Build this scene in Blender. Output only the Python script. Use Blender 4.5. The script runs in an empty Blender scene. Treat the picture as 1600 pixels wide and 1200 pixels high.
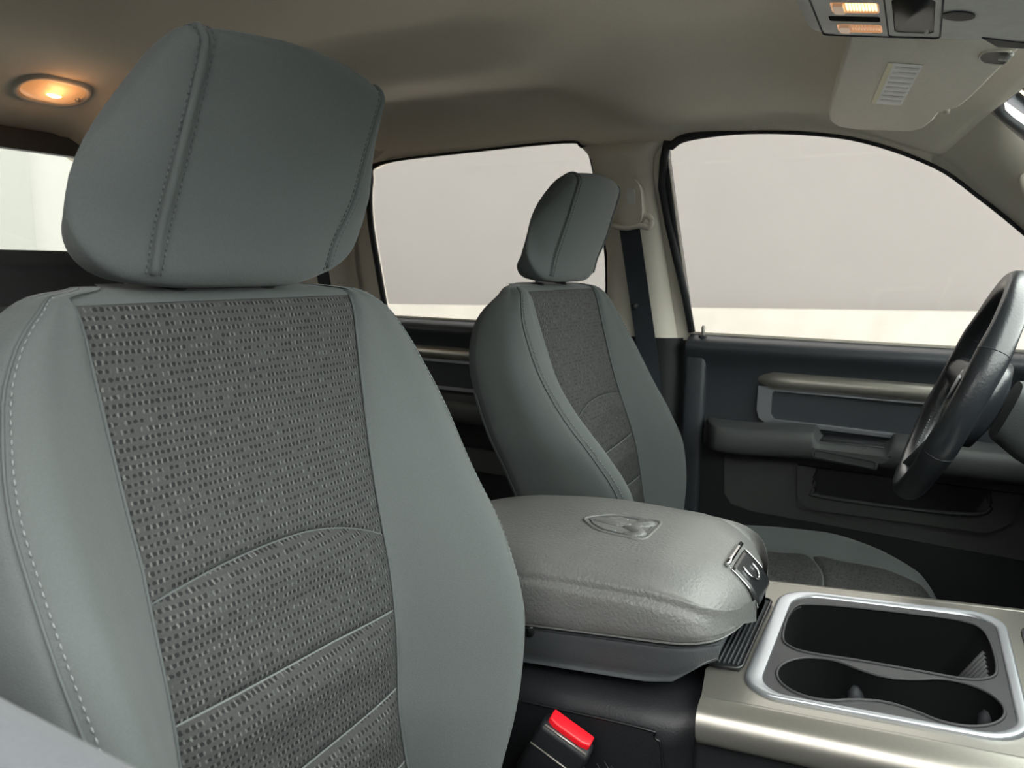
import bpy, bmesh, math
import numpy as np
from mathutils import Matrix, Vector

scn = bpy.context.scene
COL = scn.collection

# ------------------------------------------------------------------ camera
# truck axes: +X passenger side, +Y towards the bonnet, +Z up, metres
FPX = 1150.0
CAM = np.array([0.87, 0.52, 1.0])
ROT = np.array([[-0.47914636, 0.8776198, 0.01422177],
                [0.13204821, 0.08809267, -0.9873211],
                [-0.86774538, -0.47119335, -0.1580974]])     # rows: right, down, forward
cd = bpy.data.cameras.new('camera')
cam = bpy.data.objects.new('camera', cd)
COL.objects.link(cam)
cd.sensor_width = 36.0
cd.lens = FPX / 1600 * 36
cd.clip_start = 0.02
cd.dof.use_dof = True
cd.dof.focus_distance = 0.85
cd.dof.aperture_fstop = 12.0
m = Matrix.Identity(4)
for i in range(3):
    m[i][0] = ROT[0][i]; m[i][1] = -ROT[1][i]; m[i][2] = -ROT[2][i]; m[i][3] = CAM[i]
cam.matrix_world = m
scn.camera = cam

# ------------------------------------------------------------------ world: bright overcast sky
W = bpy.data.worlds.new('overcast_sky'); scn.world = W
W.use_nodes = True
nt = W.node_tree; nt.nodes.clear()
wo = nt.nodes.new('ShaderNodeOutputWorld'); bg = nt.nodes.new('ShaderNodeBackground')
bg.inputs['Color'].default_value = (1.0, 0.99, 0.96, 1)
bg.inputs['Strength'].default_value = 2.3
nt.links.new(bg.outputs[0], wo.inputs[0])
scn.view_settings.view_transform = 'Standard'
scn.view_settings.look = 'None'
scn.view_settings.exposure = 2.08
scn.view_settings.gamma = 1.0
scn.view_settings.use_curve_mapping = False
scn.cycles.use_denoising = True
scn.cycles.max_bounces = 10
scn.cycles.diffuse_bounces = 6
scn.cycles.transparent_max_bounces = 16
scn.cycles.sample_clamp_indirect = 6.0

# ------------------------------------------------------------------ materials
def lin(c):
    return tuple(((v / 255) / 12.92 if v <= 10 else ((v / 255 + .055) / 1.055) ** 2.4) for v in c)

MATS = {}
def mat(name, col, rough=.6, metal=0.0, bump=0.0, bscale=400.0, var=0.0, vscale=30.0, spec=.5, sheen=0.0, coat=0.0, stretch=None, kind='noise'):
    M = bpy.data.materials.new(name); M.use_nodes = True
    n = M.node_tree; b = n.nodes['Principled BSDF']
    b.inputs['Base Color'].default_value = (*col, 1)
    b.inputs['Roughness'].default_value = rough
    b.inputs['Metallic'].default_value = metal
    b.inputs['Specular IOR Level'].default_value = spec
    b.inputs['Sheen Weight'].default_value = sheen
    b.inputs['Coat Weight'].default_value = coat
    if bump or var:
        tc = n.nodes.new('ShaderNodeTexCoord'); mp = n.nodes.new('ShaderNodeMapping')
        n.links.new(tc.outputs['Object'], mp.inputs[0])
        if stretch: mp.inputs['Scale'].default_value = stretch
    if bump:
        if kind == 'voronoi':
            t = n.nodes.new('ShaderNodeTexVoronoi'); t.inputs['Scale'].default_value = bscale
            src = t.outputs['Distance']
        else:
            t = n.nodes.new('ShaderNodeTexNoise'); t.inputs['Scale'].default_value = bscale; t.inputs['Detail'].default_value = 2
            src = t.outputs['Fac']
        n.links.new(mp.outputs[0], t.inputs['Vector'])
        bp = n.nodes.new('ShaderNodeBump'); bp.inputs['Strength'].default_value = bump; bp.inputs['Distance'].default_value = .001
        n.links.new(src, bp.inputs['Height']); n.links.new(bp.outputs[0], b.inputs['Normal'])
    if var:
        t2 = n.nodes.new('ShaderNodeTexNoise'); t2.inputs['Scale'].default_value = vscale; t2.inputs['Detail'].default_value = 4
        n.links.new(mp.outputs[0], t2.inputs['Vector'])
        rp = n.nodes.new('ShaderNodeValToRGB')
        rp.color_ramp.elements[0].position = .3; rp.color_ramp.elements[1].position = .7
        rp.color_ramp.elements[0].color = (*[c * (1 - var) for c in col], 1)
        rp.color_ramp.elements[1].color = (*[min(1, c * (1 + var)) for c in col], 1)
        n.links.new(t2.outputs['Fac'], rp.inputs[0]); n.links.new(rp.outputs[0], b.inputs['Base Color'])
    MATS[name] = M
    return M

mat('fabric', (.071, .081, .080), .85, bump=.35, bscale=900, var=.05, vscale=600, spec=.25, sheen=.12)
mat('fabric_side', (.054, .061, .066), .8, bump=.3, bscale=900, var=.05, vscale=500, spec=.25, sheen=.08)
mat('thread', (.17, .19, .19), .7)
mat('seam_light', (.115, .128, .128), .8)
mat('seam', (.065, .075, .075), .9)
mat('headliner', (.86, .795, .685), .95, bump=.4, bscale=700, var=.03, vscale=400, spec=.15)
mat('pillar_trim', (.64, .60, .525), .6, bump=.25, bscale=500, spec=.35)
mat('lid_vinyl', (.112, .113, .110), .42, bump=.9, bscale=270, var=.04, vscale=25, spec=.5)
mat('tray_plastic', (.046, .050, .054), .5, bump=.25, bscale=600, spec=.45)
mat('black_plastic', (.009, .010, .012), .5, bump=.3, bscale=450, spec=.45)
mat('black_smooth', (.010, .011, .012), .32, spec=.5)
mat('bezel_plastic', (.030, .030, .032), .55, bump=.2, bscale=700, var=.08, vscale=40, spec=.4)
mat('door_vinyl', (.026, .030, .036), .48, bump=.35, bscale=420, spec=.45)
mat('door_grey', (.044, .047, .047), .6, bump=.3, bscale=500, spec=.4)
mat('champagne', (.30, .288, .258), .34, metal=.8, var=.03, vscale=300, spec=.5)
mat('silver', (.44, .46, .49), .40, metal=.85, var=.03, vscale=12)
mat('chrome', (.86, .87, .88), .08, metal=1.0)
mat('rubber', (.018, .020, .024), .62, spec=.4)
mat('leather', (.013, .015, .018), .30, bump=.3, bscale=260, spec=.55)
mat('carpet', (.018, .019, .02), .98, bump=.8, bscale=500)
mat('belt_web', (.020, .026, .034), .75, bump=.4, bscale=1200)
mat('dash_vinyl', (.034, .039, .040), .55, bump=.4, bscale=420, spec=.4)
mat('console_grey', (.64, .635, .615), .6, bump=.2, bscale=500, var=.06, vscale=60)
mat('visor_cloth', (.80, .745, .65), .9, bump=.3, bscale=600, var=.03, vscale=200)
mat('bay_wall', (.235, .228, .219), .8, var=.015, vscale=3)
mat('bay_wall_pale', (.335, .337, .322), .8, var=.01, vscale=2)
mat('bay_wall_grey', (.265, .273, .257), .8, var=.01, vscale=2)
mat('concrete', (.45, .434, .396), .85, bump=.4, bscale=40, var=.07, vscale=5)
mat('well_black', (.006, .0065, .007), .9, spec=.06)
mat('red_plastic', (.75, .008, .018), .35, spec=.5)
mat('mirror_black', (.02, .02, .022), .4)
mat('bulb_metal', (.35, .33, .3), .4, metal=.6)

def glass(name, tint, refl=.04):
    M = bpy.data.materials.new(name); M.use_nodes = True
    n = M.node_tree; n.nodes.clear()
    o = n.nodes.new('ShaderNodeOutputMaterial'); mx = n.nodes.new('ShaderNodeMixShader')
    tr = n.nodes.new('ShaderNodeBsdfTransparent'); gl = n.nodes.new('ShaderNodeBsdfGlossy')
    tr.inputs[0].default_value = (*tint, 1); gl.inputs['Roughness'].default_value = .02
    lw = n.nodes.new('ShaderNodeFresnel'); lw.inputs['IOR'].default_value = 1.22
    n.links.new(lw.outputs[0], mx.inputs[0]); n.links.new(tr.outputs[0], mx.inputs[1]); n.links.new(gl.outputs[0], mx.inputs[2])
    n.links.new(mx.outputs[0], o.inputs[0])
    MATS[name] = M
glass('side_glass', (.60, .595, .585))
glass('rear_glass', (.66, .668, .648))
glass('windshield_glass', (.90, .97, .94))

def emit_mat(name, col, strength, base=(.8, .6, .4), rough=.3):
    M = mat(name, base, rough)
    b = M.node_tree.nodes['Principled BSDF']
    b.inputs['Emission Color'].default_value = (*col, 1); b.inputs['Emission Strength'].default_value = strength
emit_mat('lamp_hot', (1, .66, .25), .75)
emit_mat('bulb_glow', (1, .62, .25), 3.0)
emit_mat('lens_lit', (1, .45, .18), .10, (.50, .36, .27))
emit_mat('lens_dim', (1, .55, .30), .04, (.5, .43, .38))

# woven seat insert: rows of dark dots with pale flecks between, in metres of UV
def insert_material():
    M = bpy.data.materials.new('woven_insert'); M.use_nodes = True
    n = M.node_tree; b = n.nodes['Principled BSDF']; L = n.links.new
    b.inputs['Roughness'].default_value = .85; b.inputs['Specular IOR Level'].default_value = .25
    def nd(t, **k):
        x = n.nodes.new(t)
        for a, v in k.items(): setattr(x, a, v)
        return x
    def math_(op, a, bb=None):
        x = nd('ShaderNodeMath', operation=op)
        for i, v in enumerate((a, bb)):
            if v is None: continue
            if isinstance(v, (int, float)): x.inputs[i].default_value = v
            else: L(v, x.inputs[i])
        return x.outputs[0]
    uv = nd('ShaderNodeUVMap'); sp = nd('ShaderNodeSeparateXYZ'); L(uv.outputs[0], sp.inputs[0])
    jn = nd('ShaderNodeTexNoise'); jn.inputs['Scale'].default_value = 420; jn.inputs['Detail'].default_value = 2
    L(uv.outputs[0], jn.inputs['Vector']); js = nd('ShaderNodeSeparateColor'); L(jn.outputs['Color'], js.inputs[0])
    U = math_('ADD', sp.outputs[0], math_('MULTIPLY', math_('SUBTRACT', js.outputs[0], .5), .0022))
    V = math_('ADD', sp.outputs[1], math_('MULTIPLY', math_('SUBTRACT', js.outputs[1], .5), .0022))
    rowf = math_('MULTIPLY', V, 1 / .0066)
    row = math_('FLOOR', rowf); fv = math_('SUBTRACT', math_('SUBTRACT', rowf, row), .5)
    # jitter per row
    sh = math_('MULTIPLY', math_('FRACT', math_('MULTIPLY', math_('SINE', math_('MULTIPLY', row, 12.9898)), 437.58)), 1.0)
    uf = math_('ADD', math_('MULTIPLY', U, 1 / .0048), sh)
    cell = math_('FLOOR', uf); fu = math_('SUBTRACT', math_('SUBTRACT', uf, cell), .5)
    comb = nd('ShaderNodeCombineXYZ'); L(cell, comb.inputs[0]); L(row, comb.inputs[1])
    wn = nd('ShaderNodeTexWhiteNoise', noise_dimensions='2D'); L(comb.outputs[0], wn.inputs['Vector'])
    rnd = wn.outputs['Value']
    # dark dot at the left part of the cell
    du = math_('MULTIPLY', math_('ADD', fu, .18), .0048); dv = math_('MULTIPLY', fv, .0066)
    r = math_('SQRT', math_('ADD', math_('MULTIPLY', du, du), math_('MULTIPLY', dv, dv)))
    dsz = math_('ADD', .0011, math_('MULTIPLY', rnd, .0008))
    mr = nd('ShaderNodeMapRange'); mr.interpolation_type = 'SMOOTHSTEP'
    L(math_('DIVIDE', r, dsz), mr.inputs[0]); mr.inputs[1].default_value = .7; mr.inputs[2].default_value = 1.25
    mr.inputs[3].default_value = 1; mr.inputs[4].default_value = 0
    dark = math_('MULTIPLY', mr.outputs[0], math_('GREATER_THAN', rnd, .12))
    # pale fleck to the right, upright stroke
    eu = math_('MULTIPLY', math_('SUBTRACT', fu, .30), .0048 / .00085)
    ev = math_('MULTIPLY', fv, .0066 / .0020)
    r2 = math_('SQRT', math_('ADD', math_('MULTIPLY', eu, eu), math_('MULTIPLY', ev, ev)))
    mr2 = nd('ShaderNodeMapRange'); mr2.interpolation_type = 'SMOOTHSTEP'
    L(r2, mr2.inputs[0]); mr2.inputs[1].default_value = .6; mr2.inputs[2].default_value = 1.3
    mr2.inputs[3].default_value = 1; mr2.inputs[4].default_value = 0
    wn2 = nd('ShaderNodeTexWhiteNoise', noise_dimensions='3D')
    cb2 = nd('ShaderNodeCombineXYZ'); L(cell, cb2.inputs[0]); L(row, cb2.inputs[1]); cb2.inputs[2].default_value = 7.3
    L(cb2.outputs[0], wn2.inputs['Vector'])
    pale = math_('MULTIPLY', mr2.outputs[0], math_('MULTIPLY', wn2.outputs['Value'], 1.0))
    # fine yarn noise
    ns = nd('ShaderNodeTexNoise'); ns.inputs['Scale'].default_value = 1500; ns.inputs['Detail'].default_value = 1
    mp = nd('ShaderNodeMapping'); mp.inputs['Scale'].default_value = (1.0, .35, 1); L(uv.outputs[0], mp.inputs[0]); L(mp.outputs[0], ns.inputs['Vector'])
    base = nd('ShaderNodeMix', data_type='RGBA'); L(ns.outputs['Fac'], base.inputs[0])
    base.inputs[6].default_value = (.022, .023, .023, 1); base.inputs[7].default_value = (.056, .058, .057, 1)
    m1 = nd('ShaderNodeMix', data_type='RGBA'); L(dark, m1.inputs[0]); L(base.outputs[2], m1.inputs[6]); m1.inputs[7].default_value = (.012, .012, .013, 1)
    m2 = nd('ShaderNodeMix', data_type='RGBA'); L(pale, m2.inputs[0]); L(m1.outputs[2], m2.inputs[6]); m2.inputs[7].default_value = (.105, .108, .102, 1)
    L(m2.outputs[2], b.inputs['Base Color'])
    bp = nd('ShaderNodeBump'); bp.inputs['Strength'].default_value = .5; bp.inputs['Distance'].default_value = .0008
    L(math_('SUBTRACT', pale, dark), bp.inputs['Height']); L(bp.outputs[0], b.inputs['Normal'])
    MATS['woven_insert'] = M
insert_material()

# ------------------------------------------------------------------ helpers
def props(o, label=None, cat=None, group=None, kind=None):
    if label: o['label'] = label
    if cat: o['category'] = cat
    if group: o['group'] = group
    if kind: o['kind'] = kind
    return o

def mesh(name, V, F, mt, parent=None, smooth=True, uv=None, sharp=None):
    me = bpy.data.meshes.new(name)
    me.from_pydata([tuple(map(float, v)) for v in V], [], [tuple(map(int, f)) for f in F])
    me.materials.append(MATS[mt])
    if uv is not None:
        l = me.uv_layers.new(name='UVMap')
        idx = np.zeros(len(me.loops), dtype=np.int32); me.loops.foreach_get('vertex_index', idx)
        l.data.foreach_set('uv', np.asarray(uv, dtype=np.float32)[idx].ravel())
    bm = bmesh.new(); bm.from_mesh(me)
    bmesh.ops.recalc_face_normals(bm, faces=bm.faces); bm.to_mesh(me); bm.free()
    if smooth: me.shade_smooth()
    if sharp is not None: me.set_sharp_from_angle(angle=math.radians(sharp))
    o = bpy.data.objects.new(name, me); COL.objects.link(o)
    if parent: o.parent = parent
    return o

def empty(name, loc=(0, 0, 0)):
    o = bpy.data.objects.new(name, None); o.empty_display_size = .05; o.location = loc; COL.objects.link(o)
    return o

def local(o):   # parent origin to subtract
    return np.array(o.location) if o else np.zeros(3)

def smst(x, a, b):
    t = np.clip((np.asarray(x, float) - a) / (b - a), 0, 1); return t * t * (3 - 2 * t)

def interp(z, zs, vs):      # smooth (pchip-like via catmull) 1-D interpolation
    return np.interp(z, zs, vs)

def cr(P, n, closed=False):
    """centripetal-ish Catmull-Rom through P, n samples per span"""
    P = np.asarray(P, float); N = len(P); out = []
    spans = N if closed else N - 1
    for i in range(spans):
        g = (lambda k: P[k % N]) if closed else (lambda k: P[min(max(k, 0), N - 1)] if 0 <= k < N else (2 * P[0] - P[1] if k < 0 else 2 * P[-1] - P[-2]))
        p0, p1, p2, p3 = g(i - 1), g(i), g(i + 1), g(i + 2)
        for j in range(n):
            t = j / n
            out.append(.5 * (2 * p1 + (p2 - p0) * t + (2 * p0 - 5 * p1 + 4 * p2 - p3) * t ** 2 + (3 * p1 - p0 - 3 * p2 + p3) * t ** 3))
    if not closed: out.append(P[-1])
    return np.array(out)

def cr1(zs, vs, z):        # smooth 1-D curve by monotone cubic
    zs = np.asarray(zs, float); vs = np.asarray(vs, float); z = np.atleast_1d(np.asarray(z, float))
    h = np.diff(zs); d = np.diff(vs) / h; mm = np.zeros(len(zs)); mm[0] = d[0]; mm[-1] = d[-1]
    for i in range(1, len(zs) - 1):
        mm[i] = 0 if d[i - 1] * d[i] <= 0 else 2 * d[i - 1] * d[i] / (d[i - 1] + d[i])
    k = np.clip(np.searchsorted(zs, z) - 1, 0, len(zs) - 2); t = np.clip((z - zs[k]) / h[k], 0, 1)
    r = (2*t**3-3*t**2+1)*vs[k] + (t**3-2*t**2+t)*h[k]*mm[k] + (-2*t**3+3*t**2)*vs[k+1] + (t**3-t**2)*h[k]*mm[k+1]
    return r

def gridfaces(nu, nv, cu=False, cv=False, off=0):
    F = []
    for i in range(nu if cu else nu - 1):
        for j in range(nv if cv else nv - 1):
            a = i * nv + j; b_ = i * nv + (j + 1) % nv; c = ((i + 1) % nu) * nv + (j + 1) % nv; d = ((i + 1) % nu) * nv + j
            F.append((off + a, off + b_, off + c, off + d))
    return F

def grid(name, P, mt, parent=None, cu=False, cv=False, caps=False, **k):
    P = np.asarray(P, float); nu, nv = P.shape[:2]
    F = gridfaces(nu, nv, cu, cv)
    V = P.reshape(-1, 3)
    if caps:
        F.append(tuple(range(nv))[::-1]); F.append(tuple((nu - 1) * nv + j for j in range(nv)))
    return mesh(name, V - local(parent), F, mt, parent, **k)

def tube(name, path, r, mt, parent=None, n=10, closed=False, flat=None, up=(0, 0, 1), caps=True):
    P = np.asarray(path, float); N = len(P); r = np.full(N, r) if np.isscalar(r) else np.asarray(r)
    T = np.roll(P, -1, 0) - np.roll(P, 1, 0)
    if not closed: T[0] = P[1] - P[0]; T[-1] = P[-1] - P[-2]
    T /= np.linalg.norm(T, axis=1)[:, None]
    u = np.array(up, float); rings = []
    for i in range(N):
        a = np.cross(T[i], u)
        if np.linalg.norm(a) < 1e-4: a = np.cross(T[i], (1, 0, 0))
        a /= np.linalg.norm(a); b_ = np.cross(a, T[i])
        f = flat or (1, 1)
        ang = np.linspace(0, 2 * np.pi, n, endpoint=False)
        rings.append(P[i] + r[i] * (np.cos(ang)[:, None] * a * f[0] + np.sin(ang)[:, None] * b_ * f[1]))
    return grid(name, np.array(rings), mt, parent, cu=closed, cv=True, caps=caps and not closed)

def plate(name, outer, holes, fn, t, mt, parent=None, smooth=False, sharp=None):
    """flat plate with holes: loops are (a,b) pairs; fn(a,b,h) -> xyz; thickness t below h=0"""
    bm = bmesh.new(); loops = []
    for lp in [outer] + list(holes):
        vs = [bm.verts.new((float(a), float(b_), 0)) for a, b_ in lp]
        for i in range(len(vs)): bm.edges.new((vs[i], vs[(i + 1) % len(vs)]))
        loops.append(vs)
    bm.verts.ensure_lookup_table()
    bmesh.ops.triangle_fill(bm, use_beauty=True, use_dissolve=False, edges=bm.edges[:])
    bm.verts.index_update()
    N = len(bm.verts); A = [(v.co.x, v.co.y) for v in bm.verts]
    V = [fn(a, b_, 0) for a, b_ in A] + [fn(a, b_, -t) for a, b_ in A]
    F = []
    for f in bm.faces:
        q = [v.index for v in f.verts]; F.append(tuple(q)); F.append(tuple(N + i for i in reversed(q)))
    for vs in loops:
        for i in range(len(vs)):
            a, b_ = vs[i].index, vs[(i + 1) % len(vs)].index; F.append((a, b_, N + b_, N + a))
    bm.free()
    return mesh(name, np.array(V) - local(parent), F, mt, parent, smooth=smooth, sharp=sharp)

def prism(name, outline, vec, mt, parent=None, bevel=.004, seg=3, smooth=True):
    """closed planar outline (3-D points) pushed along vec, edges rounded"""
    bm = bmesh.new(); o = local(parent)
    vs = [bm.verts.new(tuple(np.asarray(p, float) - o)) for p in outline]
    f = bm.faces.new(vs)
    r = bmesh.ops.extrude_face_region(bm, geom=[f])
    nv = [g for g in r['geom'] if isinstance(g, bmesh.types.BMVert)]
    bmesh.ops.translate(bm, vec=Vector(vec), verts=nv)
    bmesh.ops.recalc_face_normals(bm, faces=bm.faces)
    if bevel:
        es = [e for e in bm.edges if len(e.link_faces) == 2 and e.calc_face_angle(0) > .35]
        bmesh.ops.bevel(bm, geom=es, offset=bevel, segments=seg, affect='EDGES', profile=.5, clamp_overlap=True)
    me = bpy.data.meshes.new(name); bm.to_mesh(me); bm.free()
    me.materials.append(MATS[mt])
    if smooth:
        me.shade_smooth(); me.set_sharp_from_angle(angle=math.radians(50))
    ob = bpy.data.objects.new(name, me); COL.objects.link(ob)
    if parent: ob.parent = parent
    return ob

def box(name, lo, hi, mt, parent=None, bevel=.004, seg=3):
    x0, y0, z0 = lo; x1, y1, z1 = hi
    return prism(name, [(x0, y0, z0), (x1, y0, z0), (x1, y1, z0), (x0, y1, z0)], (0, 0, z1 - z0), mt, parent, bevel, seg)

def rrect(a0, b0, a1, b1, r, n=6):
    out = []
    for cx, cy, s in ((a1 - r, b1 - r, 0), (a0 + r, b1 - r, 90), (a0 + r, b0 + r, 180), (a1 - r, b0 + r, 270)):
        for k in range(n + 1):
            t = math.radians(s + 90 * k / n); out.append((cx + r * math.cos(t), cy + r * math.sin(t)))
    return out

def dashes(name, path, mt, parent, pitch=.0042, length=.0027, r=.00055, normals=None):
    """a run of short stitches along a polyline; one joined part"""
    P = np.asarray(path, float); seg = np.linalg.norm(np.diff(P, axis=0), axis=1); s = np.r_[0, np.cumsum(seg)]
    V, F = [], []
    def pos(q): return np.array([np.interp(q, s, P[:, i]) for i in range(3)])
    q = 0.0
    while q + length < s[-1]:
        a, b_ = pos(q), pos(q + length); t = b_ - a; t /= np.linalg.norm(t) + 1e-9
        u = np.cross(t, (0, 0, 1.)); u = u / (np.linalg.norm(u) + 1e-9); w = np.cross(t, u)
        k = len(V); mid = (a + b_) / 2
        for c, rr in ((a, r * .5), (mid, r), (b_, r * .5)):
            for d in (u, w, -u, -w): V.append(c + d * rr)
        for z in (0, 4):
            for i in range(4): F.append((k + z + i, k + z + (i + 1) % 4, k + z + 4 + (i + 1) % 4, k + z + 4 + i))
        F.append((k, k + 1, k + 2, k + 3)); F.append((k + 8, k + 9, k + 10, k + 11))
        q += pitch
    o = mesh(name, np.array(V) - local(parent), F, mt, parent)
    o['kind'] = 'stuff'
    return o

def px(u, v, x=None, y=None, z=None):
    """where the sight line of photo pixel (u,v) meets a plane of the cabin"""
    r = ROT.T @ (np.array([u - 800, v - 600, FPX]) / FPX)
    i, val = next((i, q) for i, q in enumerate((x, y, z)) if q is not None)
    return CAM + r * (val - CAM[i]) / r[i]

# ================================================================== SETTING
KL = .19                                    # tumblehome of the cabin sides
def side_x(z): return .78 - (z - .85) * KL  # half width of the cabin at height z (above the belt line)

# ---- photo bay outside -------------------------------------------------
mat('bay_floor', (.62, .61, .59), .7, var=.05, vscale=4)
g = plate('ground', [(-9, -9), (9, -9), (9, 9), (-9, 9)], [], lambda a, b, h: (a, b, -.75 + h), .05, 'bay_floor')
props(g, kind='structure')
wdir = np.array([-1.78, 2.94]); wdir /= np.linalg.norm(wdir); wn = np.array([-wdir[1], wdir[0]])
if wn[0] > 0: wn = -wn
wp = np.array([-2.78, -2.38])
def bay(a, z, d):   # along the wall, height, depth behind its face
    q = wp + wdir * a + wn * d; return (q[0], q[1], z)
V = [bay(a, z, d) for d in (0.03, .25) for a, z in ((-.35, -.75), (8.5, -.75), (8.5, 2.7), (-.35, 2.7))]
BOXF = [(0, 1, 2, 3), (4, 5, 6, 7), (0, 1, 5, 4), (1, 2, 6, 5), (2, 3, 7, 6), (3, 0, 4, 7)]
props(mesh('bay_wall', V, BOXF, 'bay_wall', smooth=False), 'smooth warm grey bay wall outside the driver side windows', 'wall')
V = [bay(a, z, d) for d in (-.06, .03) for a, z in ((-.35, -.75), (8.5, -.75), (8.5, .755), (-.35, .755))]
props(mesh('concrete_kerb_wall', V, BOXF, 'concrete', smooth=False), 'low cream concrete wall under the grey bay wall outside', 'low wall')
V = [(x, y, z) for x in (1.75, 1.95) for y, z in ((-4.9, -.75), (4.5, -.75), (4.5, 1.5), (-4.9, 1.5))]  # added unseen wall, keeps low light off the headliner's sides
mat('shade_wall_dark', (.07, .07, .068), .8)
props(mesh('added_shade_wall', V, BOXF, 'shade_wall_dark', smooth=False), 'added dark wall out of view on the passenger side, shading the cabin roof sides', 'wall')
p0 = px(37, 300, y=-5.0)
V = [(x, y, z) for y in (-5.0, -5.2) for x, z in ((p0[0] + .005, -.75), (-6.0, -.75), (-6.0, 3.0), (p0[0] + .005, 3.0))]
props(mesh('pale_wall', V, BOXF, 'bay_wall_pale', smooth=False), 'pale greenish white wall seen through the rear window', 'wall')
V = [(x, y, z) for y in (-4.9, -5.2) for x, z in ((p0[0], -.75), (2.5, -.75), (2.5, 3.0), (p0[0], 3.0))]
props(mesh('grey_wall', V, BOXF, 'bay_wall_grey', smooth=False), 'greyer wall section at the left edge of the rear window view', 'wall')

# ---- floor ---------------------------------------------------------------
f = plate('floor', [(-.84, -1.6), (.84, -1.6), (.84, 1.35), (-.84, 1.35)], [], lambda a, b, h: (a, b, .12 + h), .04, 'carpet')
props(f, kind='structure')

# ---- headliner -------------------------------------------------------------
EY = [-1.50, -.79, -.735, -.70, -.44, -.205, -.165, -.10, 0.0, .041, .075, .173, .295, .409, .47, .529, .60]
EZ = [1.235, 1.245, 1.258, 1.272, 1.276, 1.281, 1.272, 1.258, 1.256, 1.260, 1.273, 1.275, 1.266, 1.244, 1.222, 1.192, 1.150]
def edge_z(y): return cr1(EY, EZ, y)
def head_z(x, y):
    x = np.atleast_1d(np.asarray(x, float)); y = np.broadcast_to(np.asarray(y, float), x.shape)
    z = head_z0(x, y)
    q = np.clip(np.abs(x) / (side_x(edge_z(y)) - .002), 0, 1)
    yf = front_edge(q); a = np.clip(np.abs(x) / .632, 0, 1)
    zt = np.where(q < .87, 1.282 - .020 * a * a, 1.262 + (1.193 - 1.262) * (q - .87) / .13)
    zc = head_z0(x, yf)
    return z + (zt - zc) * smst(y, yf - .22, yf) * (1 - smst(q, .97, 1.0))
def front_edge(q): return np.interp(np.abs(q), [0, .30, .60, .87, 1.0], [.677, .668, .644, .602, .526])
def head_z0(x, y):
    x = np.atleast_1d(np.asarray(x, float)); y = np.broadcast_to(np.asarray(y, float), x.shape)
    ze = edge_z(y); xe = side_x(ze) - .002; q = np.clip(np.abs(x) / xe, 0, 1)
    zr = 1.412 - .058 * smst(q, .34, .56) + .016 * smst(q, .58, .84)
    zf = 1.398 - .010 * smst(q, .2, .5) - .090 * smst(q, .50, .95)
    w = smst(y, -.22, .02)
    base = zr * (1 - w) + zf * w
    base = base - (.120 - .03 * smst(q, .3, .8)) * smst(y, .24, .75) - .115 * smst(-y, 1.05, 1.47)
    base = np.maximum(base, ze + .012)
    t = np.clip((q - .84) / .16, 0, 1)
    roll = 1 - np.sqrt(np.clip(1 - t ** 2.4, 0, 1))
    return base + (ze - base) * roll
qs = np.r_[np.linspace(0, .84, 40), .84 + .16 * np.sin(np.linspace(.08, np.pi / 2, 16))]
qs = np.r_[-qs[:0:-1], qs]
rows = []
for v in np.linspace(0, 1, 111):
    yv = -1.47 + (front_edge(qs) + 1.47) * v
    xv = qs * (side_x(edge_z(yv)) - .002)
    rows.append(np.stack([xv, yv, head_z(xv, yv)], 1))
c = grid('ceiling', np.array(rows), 'headliner'); props(c, kind='structure')
sm = c.modifiers.new('solid', 'SOLIDIFY'); sm.thickness = .03; sm.offset = 1

# ---- cabin sides: frame with the window openings -----------------------------
REAR_WIN = [(-.776, .86), (-.783, .99), (-.787, 1.12), (-.770, 1.215), (-.730, 1.258), (-.44, 1.272), (-.205, 1.277), (-.165, 1.266), (-.141, 1.235), (-.115, 1.03), (-.122, .86)]
FRONT_WIN = [(.085, .86), (.034, 1.227), (.041, 1.252), (.075, 1.269), (.173, 1.271), (.295, 1.262), (.409, 1.240), (.529, 1.190), (.604, 1.134), (.679, 1.070), (.80, .96), (.90, .86)]
def sm_loop(L, keep):    # smooth loop except for the listed corner ends (first and last)
    return [tuple(p) for p in cr(np.array(L), 5)]
RW, FW = sm_loop(REAR_WIN, 0), sm_loop(FRONT_WIN, 0)
OUT = [(-1.5, .84), (1.0, .84), (.93, .90), (.72, 1.115), (.60, 1.215), (.50, 1.275), (.40, 1.31), (-1.5, 1.335)]
def cab_side(s, name):
    def fn(a, b, h): return (s * (side_x(b) - h), a, b)
    w = plate(name, OUT, [RW, FW], fn, .014, 'pillar_trim')
    # inner face at h=0 -> the plate runs outward (negative h = larger |x|)
    props(w, kind='structure'); return w
cab_side(-1, 'wall_left'); cab_side(1, 'wall_right')
def side_path(L, s=-1, inset=0.0, d=0.0):
    return np.array([(s * (side_x(b) - d), a, b) for a, b in L])
n_trim = [0]
def trim(o):
    n_trim[0] += 1; o.name = 'trim_%d' % n_trim[0]; props(o, kind='structure'); return o

# black weather seals round the openings (driver side), a thick inner and a thin outer bead
for L in (FW, RW):
    La = np.array(L)
    if L is FW: rr = .0085 - .0050 * smst(La[:, 0], .06, .20)
    else: rr = .0085 - .0052 * smst(La[:, 0], -.78, -.70)
    if L is FW:
        tn = np.gradient(La, axis=0); tn /= np.linalg.norm(tn, axis=1)[:, None]
        L = La - np.stack([tn[:, 1], -tn[:, 0]], 1) * (.021 * (1 - smst(La[:, 1], 1.19, 1.264)) * (1 - smst(La[:, 0], .04, .085)))[:, None]
    trim(tube('seal', side_path(L, -1, d=.004), rr, 'rubber', n=10))
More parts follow.
